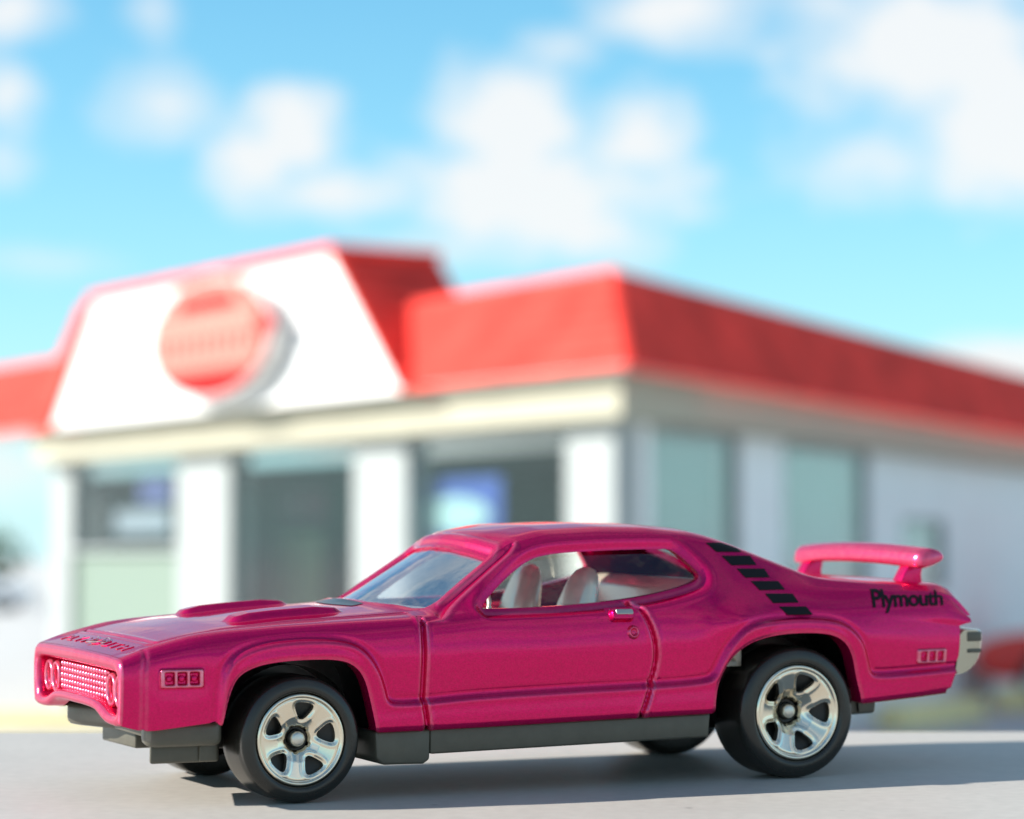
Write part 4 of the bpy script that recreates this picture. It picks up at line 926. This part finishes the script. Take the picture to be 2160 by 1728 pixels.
# things in the windows
def card(name, m, px0, px1, py0, py1, off, label, cat, oval=None):
    s0, s1 = sL(px1, off), sL(px0, off); z1, z0 = hgt(py0, (px0 + px1) / 2, eL, nL, off), hgt(py1, (px0 + px1) / 2, eL, nL, off)
    b = K + eL * s0 + nL * off + up * z0; e = empty(name, Matrix.Translation(b))
    mb = MB(); fbox(mb, eL, nL, 0, s1 - s0, 0, z1 - z0, 0, .03); mb.build('board', m, e, smooth=False)
    if oval:
        mb = MB(); n = 24; c = eL * (s1 - s0) * .5 + up * (z1 - z0) * .45
        V = [c + eL * (s1 - s0) * .40 * math.cos(a) + up * (z1 - z0) * .27 * math.sin(a) + nL * q for q in (.034, .05) for a in np.linspace(0, 2 * math.pi, n + 1)[:-1]]
        mb.add([tuple(v) for v in V], [tuple(range(n - 1, -1, -1)), tuple(range(n, 2 * n))] + [(i, (i + 1) % n, (i + 1) % n + n, i + n) for i in range(n)]); mb.build('oval_panel', oval, e, smooth=False)
    tag(e, label, cat)
card('window_poster', POSTB, 872, 1062, 1010, 1150, -.30, 'blue poster with pale oval in the large window beside the corner pier', 'poster', POSTP)
card('window_poster', POSTV, 300, 366, 1000, 1058, -.30, 'small violet poster high in the window with the green panel below', 'poster')
card('window_poster', POSTW, 250, 362, 1078, 1125, -.30, 'pale grey wide poster under the small violet poster', 'poster')
card('cabinet', BROWN, 158, 242, 1055, 1166, -.5, 'dark brown cabinet behind the window with the green panel below', 'cabinet')
card('hanging_sign', REDP, 600, 690, 1035, 1100, -.9, 'dull red hanging board inside the tall dark doorway window', 'sign')
card('curtain', OLIVE, 590, 682, 1125, 1420, -.8, 'olive cloth curtain inside the tall dark doorway window', 'curtain')

# ------------------------------------------------------------------ lot furniture
def kerb(name, p0, p1, w, h, label, cat, group=None):
    p0, p1 = Vector(p0), Vector(p1); d = (p1 - p0); L_ = d.length
    mb = MB(); mb.prism_xz([(-w / 2, 0), (w / 2, 0), (w / 2 * .7, h), (-w / 2 * .7, h)], 0, L_); o = mb.build(name, YEL, None, smooth=False, bevel=.03)
    o.matrix_world = Matrix.Translation(p0) @ Matrix.Rotation(math.atan2(-d.x, d.y), 4, 'Z'); tag(o, label, cat, group); return o
kerb('kerb', (-9, 24.3, 0), (-2.6, 23.9, 0), .3, .16, 'yellow painted kerb along the lot near the white gable', 'kerb')
kerb('wheel_stop', (3.42, 23.8, 0), (4.5, 25.5, 0), .30, .22, 'yellow concrete wheel stop standing clear of the red car', 'wheel stop', 'wheel stops by the side wall')
kerb('wheel_stop', (5.02, 26.7, 0), (6.1, 28.4, 0), .30, .22, 'yellow concrete wheel stop under the nose of the red car', 'wheel stop', 'wheel stops by the side wall')
CARRED = mat('red_car_paint', (.80, .03, .02), .35, 0, coat=.8); CARWHITE = mat('white_car_paint', (.75, .75, .77), .35, 0, coat=.8); CARGL = mat('dark_car_glass', (.02, .025, .03), .1)
HUBM = mat('car_hubcap', (.5, .5, .5), .35, .9); LAMPM = mat('car_lamp', (.8, .78, .7), .2); RUBBER = mat('car_tyre_rubber', (.02, .02, .02), .8)
def parked_car(name, paint, loc, rz, label, sc=1.0):
    e = empty(name, Matrix.Translation(loc) @ Matrix.Rotation(rz, 4, 'Z')); tag(e, label, 'car')     # nose at x=0, tail at +x
    prof = chaikin([(.05, .35), (.0, .55), (.12, .74), (1.0, .86), (1.45, .92), (3.6, .95), (4.2, .92), (4.35, .7), (4.3, .38), (3.9, .28), (.4, .28)], 1)
    mb = MB(); mb.prism_xz(prof, -.86, .86); mb.build('body', paint, e, bevel=.09)
    cab = [(1.25, .9), (1.95, 1.38), (3.05, 1.42), (3.85, .93)]; V = [(x, s * (.80 if z < 1 else .62), z) for s in (-1, 1) for x, z in cab]
    c = obj('cabin', V, [(0, 1, 2, 3), (7, 6, 5, 4), (0, 4, 5, 1), (1, 5, 6, 2), (2, 6, 7, 3), (3, 7, 4, 0)], paint, e, bevel=.06)
    for s in (-1, 1):
        V = [(x, s * (.80 if z < 1.1 else .645) + s * .004 - s * (0 if z < 1.1 else .0), z) for x, z in ((1.6, .99), (2.0, 1.3), (3.0, 1.34), (3.55, .99))]
        obj('side_window', [(x, y + s * .012, z) for x, y, z in V] + [(x, y - s * .03, z) for x, y, z in V], [(0, 1, 2, 3), (7, 6, 5, 4), (0, 4, 5, 1), (1, 5, 6, 2), (2, 6, 7, 3), (3, 7, 4, 0)], CARGL, c, smooth=False)
        mb = MB(); mb.box(-.02, .12, s * .62 - .16, s * .62 + .16, .56, .68); mb.build('headlight', LAMPM, e, bevel=.03)
    for x in (.8, 3.45):
        for s in (-1, 1):
            V, Fc = lathe_y([(.19, -.1), (.29, -.1), (.31, -.06), (.31, .06), (.29, .1), (.19, .1)], 28, x, .31, s * .78); w = obj('wheel', V, Fc, RUBBER, e)
            V, Fc = lathe_y([(.001, .06 * s), (.19, .09 * s)], 28, x, .31, s * .78); obj('rim', V, Fc, HUBM, w)
    V = [(1.36, -.66, 1.0), (1.36, .66, 1.0), (1.88, .56, 1.345), (1.88, -.56, 1.345)]
    obj('windshield', [(x - .02, y, z + .015) for x, y, z in V] + [(x + .03, y, z - .03) for x, y, z in V], [(0, 1, 2, 3), (7, 6, 5, 4), (0, 4, 5, 1), (1, 5, 6, 2), (2, 6, 7, 3), (3, 7, 4, 0)], CARGL, c, smooth=False)
    return e
parked_car('parked_car', CARRED, (5.15, 28.1, 0), -TR, 'red car parked nose first at the side wall of the restaurant')
parked_car('parked_car', CARWHITE, (-14.3, 78, 0), math.pi, 'white car parked across the lot in front of the green shrub')
LEAF = mat('green_shrub_leaf', (.05, .11, .03), .6, var=(1.5, .35)); BARK = mat('brown_stem', (.10, .07, .045), .9)
def shrub(loc, r, h):
    e = empty('shrub', Matrix.Translation(loc)); tag(e, 'dark green shrub at the far edge of the lot', 'shrub'); mb = MB()
    for _ in range(2600):
        a = rng.uniform(0, 2 * math.pi); t = rng.uniform(-.9, 1); k = rng.uniform(.55, 1.05) * (1 + .18 * math.sin(3 * a + 4 * t)); c = math.sqrt(max(0, 1 - t * t))
        p = np.array([r * k * c * math.cos(a), r * k * c * math.sin(a), h * .5 + h * .5 * t * k]); d1 = rng.normal(size=3); d1 /= np.linalg.norm(d1); d2 = np.cross(d1, rng.normal(size=3)); d2 /= np.linalg.norm(d2)
        l = rng.uniform(.10, .2); mb.add([p - d1 * l, p + d2 * l * .5, p + d1 * l, p - d2 * l * .5], [(0, 1, 2, 3)])
    mb.build('crown', LEAF, e, smooth=False); mb = MB()
    for k in range(5): a = k * 1.26; mb.add(*tube([(0, 0, 0), (.3 * r * math.cos(a), .3 * r * math.sin(a), h * .4), (.6 * r * math.cos(a), .6 * r * math.sin(a), h * .75)], [.07, .05, .02], 7))
    mb.build('trunk', BARK, e)
shrub((-20.2, 92, 0), 2.7, 3.1)
